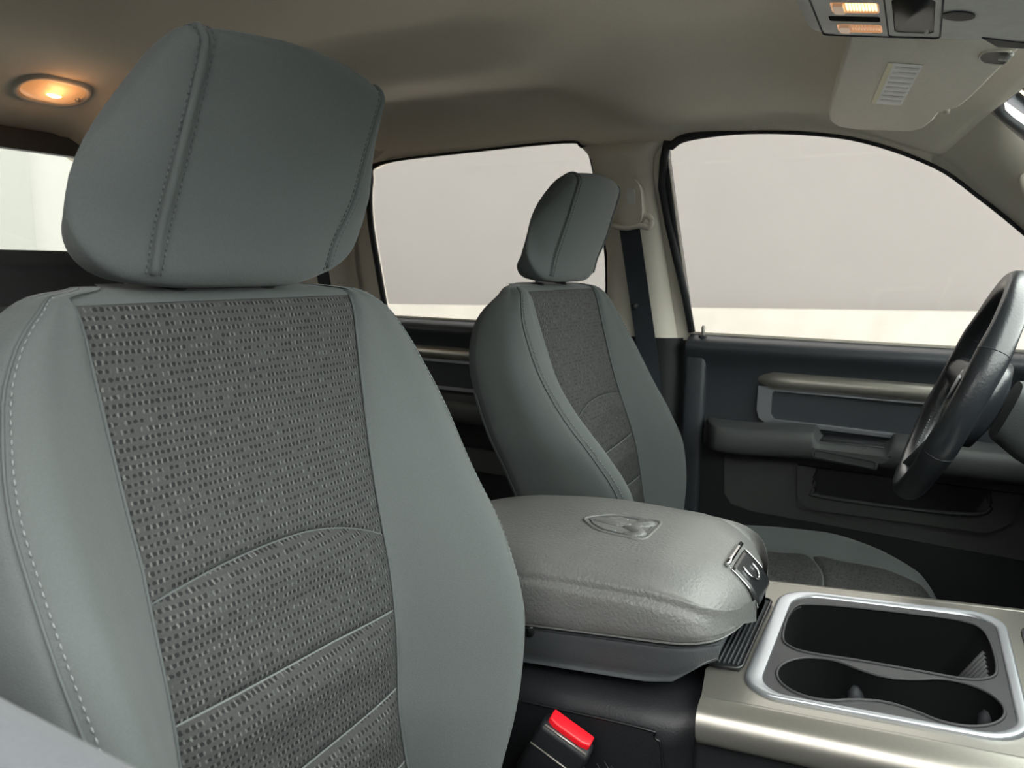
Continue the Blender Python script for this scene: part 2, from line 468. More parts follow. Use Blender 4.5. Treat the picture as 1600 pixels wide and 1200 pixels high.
# front door frame: broad black band at the rear edge of the front window
fl = np.array([p for p in FW if p[0] < .09][:18])
band = []
for (a, b) in FW:
    if a > .12: break
    band.append((a, b))
band = np.array(band)
tan = np.gradient(band, axis=0); tan /= np.linalg.norm(tan, axis=1)[:, None]
nrmv = np.stack([tan[:, 1], -tan[:, 0]], 1)      # towards the glass
wd = .020 * (1 - smst(band[:, 1], 1.19, 1.264)) * (1 - smst(band[:, 0], .055, .09)) + .0015
rows = []
for k, (off, d) in enumerate([(-1, -.001), (-.5, .004), (0, -.001), (0, -.02), (-1, -.02)]):
    q = band + nrmv * (wd * off)[:, None]
    rows.append([( -(side_x(b) - d), a, b) for a, b in q])
trim(grid('frame', np.array(rows), 'rubber', cu=True))

# B pillar trim: raised rounded cover between the two openings
zs = np.linspace(.845, 1.263, 30)
def bp_edges(z):
    lo = np.interp(z, [.845, 1.03, 1.20, 1.24, 1.265, 1.30], [-.118, -.112, -.136, -.142, -.165, -.215])
    hi = np.interp(z, [.845, 1.20, 1.235, 1.26, 1.275, 1.30], [.052, .000, .002, .022, .060, .10])
    return lo, hi
rows = []
for z in zs:
    lo, hi = bp_edges(z); r = []
    fade = 1 - smst(z, 1.235, 1.30)
    for t in np.linspace(0, 1, 17):
        bul = (1 - abs(2 * t - 1) ** 3.5) ** .6 * .036 * fade + .003
        r.append((-(side_x(z) - bul), lo + (hi - lo) * t, z))
    rows.append(r)
bpil = trim(grid('pillar', np.array(rows), 'pillar_trim'))
# lower black pillar trim
rows = []
for z in np.linspace(.14, .845, 14):
    r = []
    for t in np.linspace(0, 1, 13):
        bul = (1 - abs(2 * t - 1) ** 3.5) ** .6 * .040
        r.append((-.795 + bul + .004, -.105 + .175 * t, z))
    rows.append(r)
trim(grid('pillar_low', np.array(rows), 'black_plastic'))
# C pillar: rounded column behind the rear door window
rows = []
for z in np.linspace(.70, 1.33, 24):
    r = []
    sx = side_x(max(z, .85))
    for t in np.linspace(0, 1, 15):
        y = -.800 - .055 * (1 - abs(z - .98)) - .60 * t
        bul = .012 + .075 * smst(t, 0.05, .45) + .25 * smst(t, .5, 1.0)
        r.append((-(sx - bul), y, z))
    rows.append(r)
trim(grid('pillar_rear', np.array(rows), 'pillar_trim'))

# A pillar trim: from the window edge to the windscreen edge
ea = [(-.712, .526, 1.193), (-.722, .604, 1.138), (-.735, .679, 1.074), (-.75, .80, .965), (-.76, .92, .86)]
def ws(a, t):     # windscreen: a in -1..1 across, t 0 top .. 1 bottom
    top = np.array([a * .632, .675 - .075 * a * a, 1.280 - .020 * a * a]); bot = np.array([a * .72, 1.32 - .24 * a * a, .885])
    return top * (1 - t) + bot * t
eb = [ws(-1, t) + np.array([.012, -.004, -.002]) for t in (.01, .10, .24, .50, .85)]
A_, B_ = cr(ea, 6), cr(eb, 6)
bnd = []                                   # headliner's front corner edge, where the pillar trim starts
for t in np.linspace(0, 1, 15):
    q = 1 - .13 * t; y = np.interp(q, [.87, 1.0], [.602, .526]); xe = side_x(float(edge_z(y)[0])) - .002
    bnd.append((-q * xe, y, float(head_z(q * xe, y)[0]) - .001))
bnd = np.array(bnd)
rows = []
for k, (a, b) in enumerate(zip(A_, B_)):
    r = []
    for t in np.linspace(0, 1, 15):
        p = a * (1 - t) + b * t
        r.append(p + np.array([.75, -.6, .0]) * math.sin(math.pi * t) ** .8 * .020)
    rows.append(np.array(r))
d0 = bnd - rows[0]
rows = [r + d0 * (1 - float(smst(k, 0, 9))) for k, r in enumerate(rows)]
rows.insert(0, bnd + np.array([-.004, -.016, .010]))
apil = trim(grid('apillar', np.array(rows), 'pillar_trim'))
# seam ring of a round screw cap on the A pillar
# ---- glass
def glass_pane(name, L, s, mt, d=-.006):
    o = plate(name, L, [], lambda a, b, h: (s * (side_x(b) - d - h), a, b), .004, mt)
    props(o, kind='structure'); return o
glass_pane('window_1', FW, -1, 'side_glass')
glass_pane('window_2', RW, -1, 'side_glass')
glass_pane('window_3', RW, 1, 'side_glass')

# ---- rear wall with the rear window
RWY = -1.42
def rw(a, b, h): return (a, RWY + .10 * (b - 1.0) * 1.0 + h, b)
hole = rrect(-.52, 1.018, .52, 1.262, .03)
o = plate('wall_rear', [(-.80, .12), (.80, .12), (.80, 1.02), (.735, 1.345), (-.735, 1.345), (-.80, 1.02)], [hole], rw, .05, 'tray_plastic')
props(o, kind='structure')
o = plate('window_4', hole, [], lambda a, b, h: rw(a, b, h - .03), .004, 'rear_glass'); props(o, kind='structure')
# black frame band above and round the rear window
trim(plate('rear_frame', rrect(-.56, .985, .56, 1.302, .04), [rrect(-.515, 1.022, .515, 1.258, .03)], lambda a, b, h: rw(a, b, h + .012), .012, 'tray_plastic'))

# ---- windscreen, its header frame, cowl and fire wall
WSP = [(-.585, .575, 1.290), (0, .68, 1.305), (.585, .575, 1.290)]
P = np.array([[ws(a, t) + np.array([0, .03, .012]) for a in np.linspace(-1.02, 1.02, 25)] for t in np.linspace(-.03, 1.02, 20)])
o = grid('window_5', P, 'windshield_glass'); props(o, kind='structure')
# printed black border of the windscreen (driver corner and header)
edge = [ws(-1.04, t) for t in np.linspace(1, .0, 16)] + [ws(-1.03, -.06)] + [ws(a, -.08) for a in np.linspace(-1.0, 1.0, 31)] + [ws(1.03, -.06)] + [ws(1.04, t) for t in np.linspace(.0, 1, 16)]
inner = [ws(-1.0, t) for t in np.linspace(1, .035, 16)] + [ws(-.992, .006)] + [ws(a, -.010) for a in np.linspace(-.965, .965, 31)] + [ws(.992, .006)] + [ws(1.0, t) for t in np.linspace(.035, 1, 16)]
rows = [np.array(edge) + (0, .000, .0), np.array(inner) + (0, .004, .002), np.array(inner) + (0, .018, .007), np.array(edge) + (0, .018, .007)]
trim(grid('screen_border', np.array(rows), 'rubber', cu=True))
o = box('wall_front', (-.82, 1.335, .1), (.82, 1.39, .90), 'carpet', bevel=.01); props(o, kind='structure')

# ================================================================== DOORS
def door(name, y0, y1, feats):
    d = empty(name, (-.80, (y0 + y1) / 2, .12)); props(d, kind='structure')
    X = -.775
    # upper pad: rounded roll along the belt
    def run(nm, prof, mt, ya=y0, yb=y1, n=12, caps=True):
        yy = np.linspace(ya, yb, n)
        P = np.array([[(x, y, z) for x, z in prof] for y in yy])
        return grid(nm, P, mt, d, cv=True, caps=caps, sharp=40)
    up = cr([(-.80, .850), (-.787, .856), (-.765, .851), (-.747, .841), (-.742, .826), (-.757, .795), (-.768, .76), (-.775, .70), (-.778, .62), (-.81, .61), (-.82, .75)], 4, True)
    run('upper_pad', up, 'door_vinyl')
    lw = cr([(-.775, .66), (-.772, .60), (-.768, .50), (-.772, .40), (-.778, .28), (-.79, .17), (-.82, .165), (-.825, .40), (-.82, .64)], 4, True)
    run('lower_panel', lw, 'door_grey')
    return d, run, X

d1, run, X = door('door_1', .082, 1.02, None)
# trim panel: champagne spear over a silver framed dark insert
spear = cr([(-.772, .752), (-.755, .752), (-.748, .762), (-.750, .776), (-.758, .784), (-.772, .785)], 4, True)
yy = np.linspace(.236, 1.0, 24)
rows = []
for y in yy:
    k = min(1, (y - .236) / .02 + .25) if y < .256 else 1
    rows.append([(x if k == 1 else -.772 + (x + .772) * k, y, .768 + (z - .768) * min(1, k + .3)) for x, z in spear])
grid('spear_trim', np.array(rows), 'champagne', d1, cv=True, caps=True, sharp=50)
fr_out = [(.238, .752)] + [(.238, .70)] + [(.244, .683), (.258, .674)] + [(1.0, .664), (1.0, .752)]
fr_in = [(.272, .745), (.268, .738), (.268, .694), (.276, .684)] + [(.99, .674), (.99, .745)]
plate('silver_frame', fr_out, [fr_in], lambda a, b, h: (-.757 + h - .18 * max(0, .272 - a), a, b), .012, 'silver', d1)
plate('dark_insert', [(.262, .748), (.262, .684), (1.0, .672), (1.0, .748)], [], lambda a, b, h: (-.764 + h, a, b), .01, 'door_vinyl', d1)
# armrest
arm = cr([(-.77, .668), (-.70, .670), (-.683, .663), (-.677, .645), (-.681, .622), (-.700, .611), (-.77, .607)], 4, True)
rows = []
for y in np.r_[np.linspace(.135, .175, 6), np.linspace(.20, .36, 6), np.linspace(.364, .372, 3), np.linspace(.38, .49, 6), np.linspace(.498, .512, 3), np.linspace(.53, 1.0, 8)]:
    k = math.sin(min(1, max(.05, (y - .128) / .05)) * math.pi / 2)
    cut = smst(y, .362, .374) * (1 - smst(y, .494, .508))
    r = []
    for x, z in arm:
        x2 = -.77 + (x + .77) * k
        z2 = z + .010 * smst(y, .2, .37) - (.020 * cut if z > .64 else 0)
        r.append((x2, y, z2))
    rows.append(r)
grid('armrest', np.array(rows), 'door_grey', d1, cv=True, caps=True, sharp=60)
plate('grip_plate', rrect(.366, .630, .484, .650, .006), [], lambda a, b, h: (-.6765 + h, a, b - .08 * (a - .366)), .006, 'door_grey', d1)
tube('grip_outline', np.array([(-.6755, a, b - .08 * (a - .366)) for a, b in rrect(.370, .633, .480, .647, .005)]), .0012, 'rubber', d1, n=6, closed=True)
box('pull_cup', (-.765, .375, .655), (-.700, .493, .664), 'black_smooth', d1, .003)
# map pocket: raised lip, black sheet painting in the shade of the mouth
pk = [(.330, .590), (.335, .520), (.355, .497), (.68, .506), (.715, .530), (.73, .59)]
pin = [(.366, .590), (.368, .545), (.385, .530), (.655, .540), (.675, .59)]
plate('pocket_lip', pk, [], lambda a, b, h: (-.757 + h, a, b), .014, 'door_grey', d1)
plate('pocket_mouth_shade', pin, [], lambda a, b, h: (-.7555 + h, a, b), .004, 'black_smooth', d1)
tube('pocket_edge', np.array([(-.755, a, b) for a, b in cr(pin, 5)]), .004, 'door_grey', d1, n=8)
# lower dark kick area outline of the panel
plate('kick_panel', [(.085, .61), (.085, .17), (1.0, .17), (1.0, .455), (.24, .470), (.195, .480), (.180, .500), (.172, .61)], [], lambda a, b, h: (-.762 + h, a, b), .01, 'black_plastic', d1)
# lock knob
tube('lock_knob', [(-.768, .112, z) for z in (.845, .860, .872, .876)], [.0045, .004, .0045, .002], 'bulb_metal', d1, n=10)
tube('lock_bezel', [(-.768, .112, z) for z in (.848, .853, .8545)], [.010, .0095, .006], 'rubber', d1, n=14)
# edge of door against the pillar
box('door_edge', (-.80, .076, .14), (-.752, .125, .846), 'door_vinyl', d1, .010)

d2, run2, X = door('door_2', -.85, -.12, None)
rows = [[(x, y, z) for x, z in spear] for y in np.linspace(-.80, -.16, 10)]
grid('spear_trim', np.array(rows), 'champagne', d2, cv=True, caps=True, sharp=50)
plate('silver_frame', [(-.80, .752), (-.80, .670), (-.16, .670), (-.16, .752)], [[(-.79, .744), (-.79, .678), (-.17, .678), (-.17, .744)]], lambda a, b, h: (-.757 + h, a, b), .012, 'silver', d2)
plate('dark_insert', [(-.795, .748), (-.795, .674), (-.165, .674), (-.165, .748)], [], lambda a, b, h: (-.764 + h, a, b), .01, 'door_vinyl', d2)
rows = [[(x, y, z - .012) for x, z in arm] for y in np.linspace(-.78, -.18, 8)]
grid('armrest', np.array(rows), 'door_grey', d2, cv=True, caps=True, sharp=60)
plate('pocket_mouth_shade', rrect(-.75, .525, -.2, .590, .02), [], lambda a, b, h: (-.757 + h, a, b), .008, 'black_smooth', d2)  # flat black sheet in place of the shaded pocket opening
plate('pocket_lip', rrect(-.76, .462, -.19, .522, .02), [], lambda a, b, h: (-.748 + h, a, b), .02, 'door_grey', d2)
plate('kick_panel', [(-.84, .46), (-.84, .17), (-.13, .17), (-.13, .46)], [], lambda a, b, h: (-.760 + h, a, b), .01, 'black_plastic', d2)

# passenger door right beside the camera: only its padded sill shows
d3 = empty('door_3', (.80, .5, .12)); props(d3, kind='structure')
prof = cr([(.744, .78), (.737, .815), (.740, .837), (.753, .850), (.80, .853), (.845, .846), (.85, .60), (.85, .16), (.78, .16), (.755, .45), (.752, .70)], 4, True)
P = np.array([[(x, y, z) for x, z in prof] for y in np.linspace(.08, 1.02, 10)])
grid('sill_pad', P, 'fabric_side', d3, cv=True, caps=True, sharp=60)
box('armrest', (.675, .14, .60), (.76, .95, .66), 'door_grey', d3, .015)

d4 = empty('door_4', (.80, -.5, .12)); props(d4, kind='structure')
P = np.array([[(x, y, z) for x, z in prof] for y in np.linspace(-.85, -.12, 8)])
grid('sill_pad', P, 'door_vinyl', d4, cv=True, caps=True, sharp=60)
box('pillar_low', (.755, -.13, .14), (.82, .09, .85), 'black_plastic', d4, .01)

# quarter panels between the rear doors and the rear wall
for sg in (-1, 1):
    trim(box('quarter_panel', tuple(np.minimum((sg * .76, -1.46, .10), (sg * .82, -.845, .90))), tuple(np.maximum((sg * .76, -1.46, .10), (sg * .82, -.845, .90))), 'black_plastic', None, .01))
    trim(box('sill_panel', tuple(np.minimum((sg * .765, -1.46, .08), (sg * .84, 1.36, .19))), tuple(np.maximum((sg * .765, -1.46, .08), (sg * .84, 1.36, .19))), 'black_plastic', None, .01))
    trim(box('cowl_side', tuple(np.minimum((sg * .765, 1.0, .10), (sg * .84, 1.36, .90))), tuple(np.maximum((sg * .765, 1.0, .10), (sg * .84, 1.36, .90))), 'black_plastic', None, .01))

# ================================================================== SEATS
ZT = .979
def front_y(z):    # reclined front line of the backrest, with a lumbar swell
    return (.967 - z) * .27 - .006 + .012 * np.exp(-((z - .66) / .10) ** 2)
_ZT = np.linspace(.43, .98, 1101)
def table(zs, vs):
    T = cr1(zs, vs, _ZT)
    return lambda z: float(T[min(1100, max(0, int(round((z - .43) * 2000))))])
_hw = table([.43, .49, .55, .62, .667, .74, .83, .905, .945, .962, .973, ZT], [.075, .112, .158, .198, .219, .246, .257, .238, .212, .190, .168, .125])
_hwo = table([.43, .49, .55, .62, .667, .74, .83, .905, .945, .962, .973, ZT], [.210, .232, .250, .262, .266, .268, .264, .241, .213, .190, .168, .125])
def half_w(z, outer=False): return _hwo(z) if outer else _hw(z)
bolst = table([.43, .50, .58, .637, .705, .78, .85, .92, .967, ZT], [.060, .080, .098, .100, .084, .052, .030, .013, .005, 0])
thick = table([.43, .60, .80, .92, ZT], [.128, .125, .112, .100, .095])
rear_in = table([.43, .86, .91, .935, .950, .962, .973, ZT], [0, 0, .008, .021, .034, .042, .043, .040])
retract = table([.43, .945, .958, .967, .974, .978, ZT], [0, 0, .0015, .005, .014, .026, .040])
def ins_w(z, outer):
    if outer: a = np.interp(z, [.44, .60, .78, .967], [.172, .168, .152, .152])
    else: a = np.interp(z, [.44, .56, .70, .967], [.066, .070, .098, .146])
    return min(a, half_w(z, outer) - .018)
NSEG = 6
def half_section(z, outer):
    W_, b, T, a, r = half_w(z, outer), bolst(z) * (1 - .22 * outer * float(1 - smst(z, .68, .85))), thick(z), ins_w(z, outer), retract(z)
    g = W_ - a
    Te = max(T - rear_in(z), r + .022)
    pts = [(a, -.0055 - r), (a + .10 * g, .0008 + .10 * b - r), (a + .34 * g, .60 * b - r), (a + .60 * g, b * 1.0 - r), (a + .83 * g, .84 * b - .006 - r), (W_ - .003, .35 * b - .018 - r),
           (W_, -r - min(.042, .45 * (Te - r))), (W_ - .003, -r - .72 * (Te - r)), (W_ - .020, -r - .94 * (Te - r)), (W_ * .72, -Te), (W_ * .35, -Te - .003), (0, -Te - .004)]
    return cr(np.array(pts), NSEG)
def insert_d(x, z, a_in, a_out):
    a = a_out if x >= 0 else a_in
    t = min(1, abs(x) / a)
    return -.0055 * t ** 6 - .0015 * t * t - retract(z)
SEAMS = [lambda x: .761 - .9 * (x - .05) ** 2, lambda x: .662 + .05 * x, lambda x: .580 - .01 * x, lambda x: .510]

def build_seat(name, loc, m, label):
    """m=+1: passenger (outer side +x); -1: driver"""
    s = empty(name, loc); props(s, label, 'seat', 'front bucket seats')
    L0 = np.array(loc, float)
    def w(p):
        p = np.asarray(p, float).copy(); p[..., 0] *= m; return p + L0
    # ---- backrest cover
    zz = np.r_[np.linspace(.44, .93, 46), np.linspace(.938, .967, 8), np.linspace(.970, ZT, 8)]
    secs_o, secs_i = [], []
    for z in zz:
        fy = front_y(z)
        so = half_section(z, True); si = half_section(z, False)
        for S, sg, acc in ((so, 1, secs_o), (si, -1, secs_i)):
            acc.append([(sg * x, fy + d, z) for x, d in S])
    br = empty('backrest', loc); br.location = (0, 0, 0); br.parent = s
    class Off:  # parts of the backrest live in seat space
        location = s.location
    def part(nm, P, mt, **k):
        P = w(np.asarray(P, float)); nu, nv = P.shape[:2]
        o = mesh(nm, P.reshape(-1, 3) - L0, gridfaces(nu, nv, k.pop('cu', False), k.pop('cv', False)), mt, k.pop('parent', br), **k)
        return o
    so, si = np.array(secs_o), np.array(secs_i)
    KS = 3 * NSEG + 5                       # column of the stitched seam on the bolster
    for S in (so, si):
        S[:, KS, 1] -= .0022
    part('bolster', so[:, :7 * NSEG + 1], 'fabric')
    part('bolster', si[:, :7 * NSEG + 1], 'fabric')
    full = np.concatenate([so[:, 7 * NSEG:], si[:, 7 * NSEG:][:, ::-1]], 1)
    part('back_cover', full, 'fabric_side')
    # top cap between the insert and the crown
    ztop = zz[zz >= .9669]
    rows = []
    for z in ztop:
        ai, ao = ins_w(z, False), ins_w(z, True)
        rows.append([(x, front_y(z) - retract(z) - .0055, z) for x in np.linspace(-ai, ao, 20)])
    # crown across the top
    z = ZT; rows.append([(x, front_y(z) - thick(z) * .55, z + .002) for x in np.linspace(-ins_w(z, False), ins_w(z, True), 20)])
    part('crown', rows, 'fabric')
    fl = [so[-1][k] for k in range(len(so[-1]))] + [si[-1][k] for k in range(len(si[-1]) - 1, -1, -1)]
    pts = w(np.array(fl)) - L0
    mesh('crown_cap', pts, [tuple(range(len(pts)))], 'fabric', br)
    # ---- woven insert, cut by cross seams into separate panels
    NX = 70
    tops = [lambda x: .967] + SEAMS + [lambda x: .44]
    def line(i, x): return tops[i](x)
    for i in range(len(tops) - 1):
        NZ = 90 if i == 0 else 34
        P = np.zeros((NZ, NX, 3)); UV = np.zeros((NZ, NX, 2))
        for j in range(NZ):
            t = j / (NZ - 1)
            for k in range(NX):
                q = k / (NX - 1) * 2 - 1
                x0 = q * .15
                z = line(i, x0) * (1 - t) + line(i + 1, x0) * t
                a_in, a_out = ins_w(z, False), ins_w(z, True)
                x = q * (a_out if q > 0 else a_in)
                d = insert_d(x, z, a_in, a_out)
                H = (line(i, x0) - line(i + 1, x0))
                e0 = t * H; e1 = (1 - t) * H
                ed = 1 - abs(q) ** 6
                if i > 0: d += ed * (-.006 * math.exp(-e0 / .0035) + .007 * math.exp(-((e0 - .022) / .022) ** 2))
                if i < len(tops) - 2: d += ed * (-.006 * math.exp(-e1 / .004))
                P[j, k] = (x, front_y(z) + d + .0008, z); UV[j, k] = (x + .3, (.967 - z) * 1.035)
        part('woven_panel', P, 'woven_insert', uv=UV.reshape(-1, 2))
        if i > 0:
            path = np.array([P[0, k] + (0, -.0008, 0) for k in range(NX)])
            tube('cross_seam', w(path), .0013, 'seam' if i == 1 else 'seam_light', br, n=6) if False else mesh_tube_local('cross_seam', w(path) - L0, .0011, 'seam' if i == 1 else 'seam_light', br)
    # welt at the insert border
    for S, a in ((so, 1), (si, -1)):
        pth = np.array([p + (0, .001, 0) for p, z in zip(S[:, 0], zz) if z <= .968])
        mesh_tube_local('border_seam', w(pth) - L0, .0016, 'seam', br)
        pth = np.array([p + np.array((a * .0002, .0008, 0)) for p, z in zip(S[:, KS - 1], zz) if .46 < z < .975])
        o = dashes('stitching', w(cr(pth, 2)) - L0, 'thread', None, .0065, .0042, .0007); o.parent = br
        pth = np.array([p + (0, .0015, 0) for p, z in zip(S[:, KS], zz) if .46 < z < .975])
        mesh_tube_local('bolster_seam', w(pth) - L0, .0012, 'seam', br)
    for S, a in ((so, 1), (si, -1)):    # rear corner seam of the side panel
        for dk in (0, 2):
            pth = np.array([p + (a * .0005, -.0004, 0) for p, z in zip(S[:, 7 * NSEG + 3 + dk], zz) if .46 < z < .80])
            mesh_tube_local('side_seam', w(pth) - L0, .0010, 'seam', br)
    # ---- headrest
    hr = empty('headrest', (0, 0, 0)); hr.parent = s
    prof = np.array([(.003, .990), (.020, 1.022), (.041, 1.065), (.062, 1.108), (.079, 1.145), (.083, 1.160), (.073, 1.169), (.050, 1.160), (.026, 1.130), (-.008, 1.094), (-.034, 1.050), (-.048, 1.012), (-.056, .996), (-.048, .984), (-.018, .982)])
    prof = cr(prof, 5, True)
    c0 = np.array([-.018, 1.036])
    def hr_section(x):
        ax = abs(x)
        if ax <= .095: k = 1 - .012 * (ax / .095) ** 2; fwd = -.016 * (ax / .095) ** 2
        else:
            t = (ax - .095) / .055; k = .988 * max(0, 1 - t ** 2.5) ** .52; fwd = -.016 - .014 * t
        q = c0 + (prof - c0) * k
        q = q.copy(); q[:, 0] += fwd * smst(q[:, 0], -.03, .03)
        return q
    xq = np.r_[-.095 - .055 * np.sin(np.linspace(np.pi / 2, 0, 16)), np.linspace(-.093, .093, 33), .095 + .055 * np.sin(np.linspace(0, np.pi / 2, 16))]
    P = np.array([[(x, y, z) for y, z in hr_section(x)] for x in xq])
    m_far = m
    def finish(P):
        P = P.copy()
        X_, Z_ = P[..., 0], P[..., 2]
        ax = np.abs(X_); ax = np.where(ax > .095, .095 + (ax - .095) * (1 - .45 * smst(Z_, 1.05, 1.155)), ax)
        far = X_ * m_far < 0
        P[..., 0] = np.sign(X_) * ax * np.where(far, 1.10 + .07 * np.exp(-((Z_ - 1.065) / .035) ** 2), 1.0)
        P[..., 2] = Z_ + (.008 + .010 * far) * smst(np.abs(X_), .05, .15) * (1 - smst(Z_, .98, 1.075))
        P[..., 2] += .005 * (1 - np.clip(np.abs(X_) / .1, 0, 1) ** 2) * smst(Z_, 1.12, 1.165)
        if m > 0: P[..., 2] -= .004
        if m < 0: P[..., 1] -= .013 * (Z_ - 1.07) / .09 + .005 * (1 - smst(Z_, .98, 1.06)) * (1 - smst(P[..., 1], -.055, -.01))
        return P
    P = finish(P)
    sideL = P[:16]; mid = P[15:50]; sideR = P[49:]
    for nm, Q, mt in (('side_panel', sideL, 'fabric'), ('face_panel', mid, 'fabric'), ('side_panel', sideR, 'fabric')):
        part(nm, Q, mt, cv=True, parent=hr)
    for col, sg in ((16, -1), (48, 1)):
        ring = P[col]
        idx = [k for k in range(len(prof)) if k <= 60 or k >= 72]
        loop = np.array([ring[k] for k in range(0, 36)])
        nv = np.array([(0, p[1] - c0[0], p[2] - c0[1]) for p in loop]); nv /= np.linalg.norm(nv, axis=1)[:, None]
        mesh_tube_local('seam_welt', w(loop - nv * .0006) - L0, .0034, 'fabric', hr, up=(1, 0, 0), n=8)
        for dx in (-.0058, .0058):
            xs_ = sg * .093 + dx; q = finish(np.array([(xs_, y, z) for y, z in hr_section(xs_)])[:34]) + nv[:34] * .0006
            o = dashes('stitching', w(cr(q, 2)) - L0, 'seam', None, .0052, .0036, .0010); o.parent = hr
    for sx in (-.05, .05):
        mesh_tube_local('post', w(np.array([(sx, -.042, .955), (sx, -.040, .990), (sx, -.030, 1.03)])) - L0, .0065, 'chrome', hr, n=14)
        mesh_tube_local('post_guide', w(np.array([(sx, -.042, .962), (sx, -.042, .9795), (sx, -.042, .981)])) - L0, np.array([.013, .012, .008]), 'rubber', hr, n=16)
    # ---- cushion
    cu = empty('cushion', (0, 0, 0)); cu.parent = s
    dz = -.06 if m > 0 else -.017
    def cush_top(y): return dz + float(cr1([.10, .20, .40, .55, .62, .66], [.455, .468, .492, .498, .484, .445], y)[0])
    def cush_sec(y):
        zt = cush_top(y); W_ = float(cr1([.10, .25, .50, .60, .645, .66], [.235, .252, .260, .254, .238, .212], y)[0])
        zb = .28 + .05 * smst(y, .5, .66); b = .030 * (1 - smst(y, .45, .64))
        return cr(np.array([(0, zt), (.08, zt), (.150, zt - .001), (.170, zt + .3 * b), (W_ - .045, zt + b), (W_ - .012, zt + .3 * b - .018), (W_, zt - .05), (W_ - .004, zb + .05), (W_ - .03, zb), (0, zb)]), 5)
    yc = np.r_[np.linspace(.10, .60, 26), np.linspace(.61, .66, 9)]
    secs = []
    for y in yc:
        h = cush_sec(y); secs.append([(x, y, z) for x, z in h] + [(-x * .68, y, z) for x, z in h[-2:0:-1]])
    Pc = np.array(secs)
    o = part('cushion_cover', Pc, 'fabric', cv=True, parent=cu)
    for end in (0, -1):
        pts = w(Pc[end]) - L0; mesh('cushion_end', pts, [tuple(range(len(pts)))], 'fabric', cu)
    # woven top with one bowed cross seam
    def cy_line(i, x): return [(.16), (.445 + .035 * (1 - (x / .15) ** 2)), .648][i] if i != 1 else .445 + .035 * (1 - (x / .15) ** 2)
    for i in range(2):
        NX, NY = 40, 50; P = np.zeros((NY, NX, 3)); UV = np.zeros((NY, NX, 2))
        for j in range(NY):
            for k in range(NX):
                q_ = k / (NX - 1) * 2 - 1; x = q_ * (.152 if q_ > 0 else .105)
                t = j / (NY - 1); y0_, y1_ = cy_line(i, x), cy_line(i + 1, x); y = y0_ * (1 - t) + y1_ * t
                e = min(abs(y - cy_line(1, x)), 1)
                z = cush_top(y) + .003 - .006 * math.exp(-e / .004) + (.004 * math.exp(-((e - .02) / .02) ** 2)) - .004 * abs(x / .152) ** 8
                P[j, k] = (x, y, z); UV[j, k] = (x + .3, y)
        part('woven_panel', P, 'woven_insert', uv=UV.reshape(-1, 2), parent=cu)
    # base under the cushion
    o = prism('base', w(np.array([(-.20, .14, .31), (.20, .14, .30), (.20, .56, .32), (-.20, .56, .32)])) , (0, 0, -.175), 'black_plastic', s, .01)
    # recliner cover on the outer side
    return s

def mesh_tube_local(name, path, r, mt, parent, n=6, up=(0, 0, 1)):
    o = tube(name, path, r, mt, None, n=n, up=up); o.parent = parent; return o

pseat = build_seat('front_seat', (.40, .0, .0), 1, 'large grey front passenger seat with woven charcoal centre filling the left half')
dseat = build_seat('front_seat', (-.41, -.055, -.010), -1, 'smaller grey driver seat beyond the console and behind the steering wheel')

# rear bench, almost wholly hidden behind the front seats
rbn = empty('rear_bench', (0, -1.1, .13)); props(rbn, 'dark grey rear bench seat under the rear window, behind the front seats', 'seat')
secs = []
for x in np.r_[-.70, -.695, np.linspace(-.68, .68, 24), .695, .70]:
    k = 1 if abs(x) < .69 else .93
    pr = cr(np.array([(-1.18, .50), (-1.20, .60), (-1.245, .78), (-1.275, .85), (-1.305, .885), (-1.345, .880), (-1.36, .78), (-1.35, .50)]), 5, True)
    secs.append([(x, -1.27 + (y + 1.27) * k, .72 + (z - .72) * k) for y, z in pr])
grid('backrest', np.array(secs), 'fabric_side', rbn, cv=True, caps=True)
secs = []
for x in np.r_[-.70, -.695, np.linspace(-.68, .68, 24), .695, .70]:
    k = 1 if abs(x) < .69 else .93
    pr = cr(np.array([(-.70, .44), (-.66, .41), (-.665, .34), (-.70, .32), (-1.16, .32), (-1.20, .36), (-1.18, .43), (-.95, .455)]), 5, True)
    secs.append([(x, -.93 + (y + .93) * k, .38 + (z - .38) * k) for y, z in pr])
grid('cushion', np.array(secs), 'fabric', rbn, cv=True, caps=True)
box('base', (-.68, -1.18, .125), (.68, -.72, .33), 'black_plastic', rbn, .01)

# ================================================================== CENTRE CONSOLE
CX = .009
con = empty('center_console', (CX, .25, .12))
props(con, 'grey centre console with padded lid, cup holders and silver ring between the front seats', 'console')
TH = math.atan(.1); CO = np.array([0, .385, .573]); E2 = np.array([0, math.cos(TH), math.sin(TH)]); EN = np.array([0, -math.sin(TH), math.cos(TH)])
def cp(x, s, h=0.0): return CO + np.array([x, 0, 0]) + E2 * s + EN * h

# lower body of the console: wide rounded black base
def base_top(y): return .540 + .10 * (y - .25)
secs = []
for y in np.r_[np.linspace(-.12, .34, 12), .352, .36]:
    zt = base_top(y); e = 1 - .06 * smst(y, .34, .36)
    h = cr(np.array([(0, zt), (.12, zt), (.150, zt - .003), (.166, zt - .014), (.173, zt - .032), (.172, zt - .06), (.170, .35), (.170, .13), (0, .13)]), 5)
    secs.append([(CX + x * e, y, z) for x, z in h] + [(CX - x * e, y, z) for x, z in h[-2:0:-1]])
grid('base', np.array(secs), 'black_plastic', con, cv=True, caps=True, sharp=60)
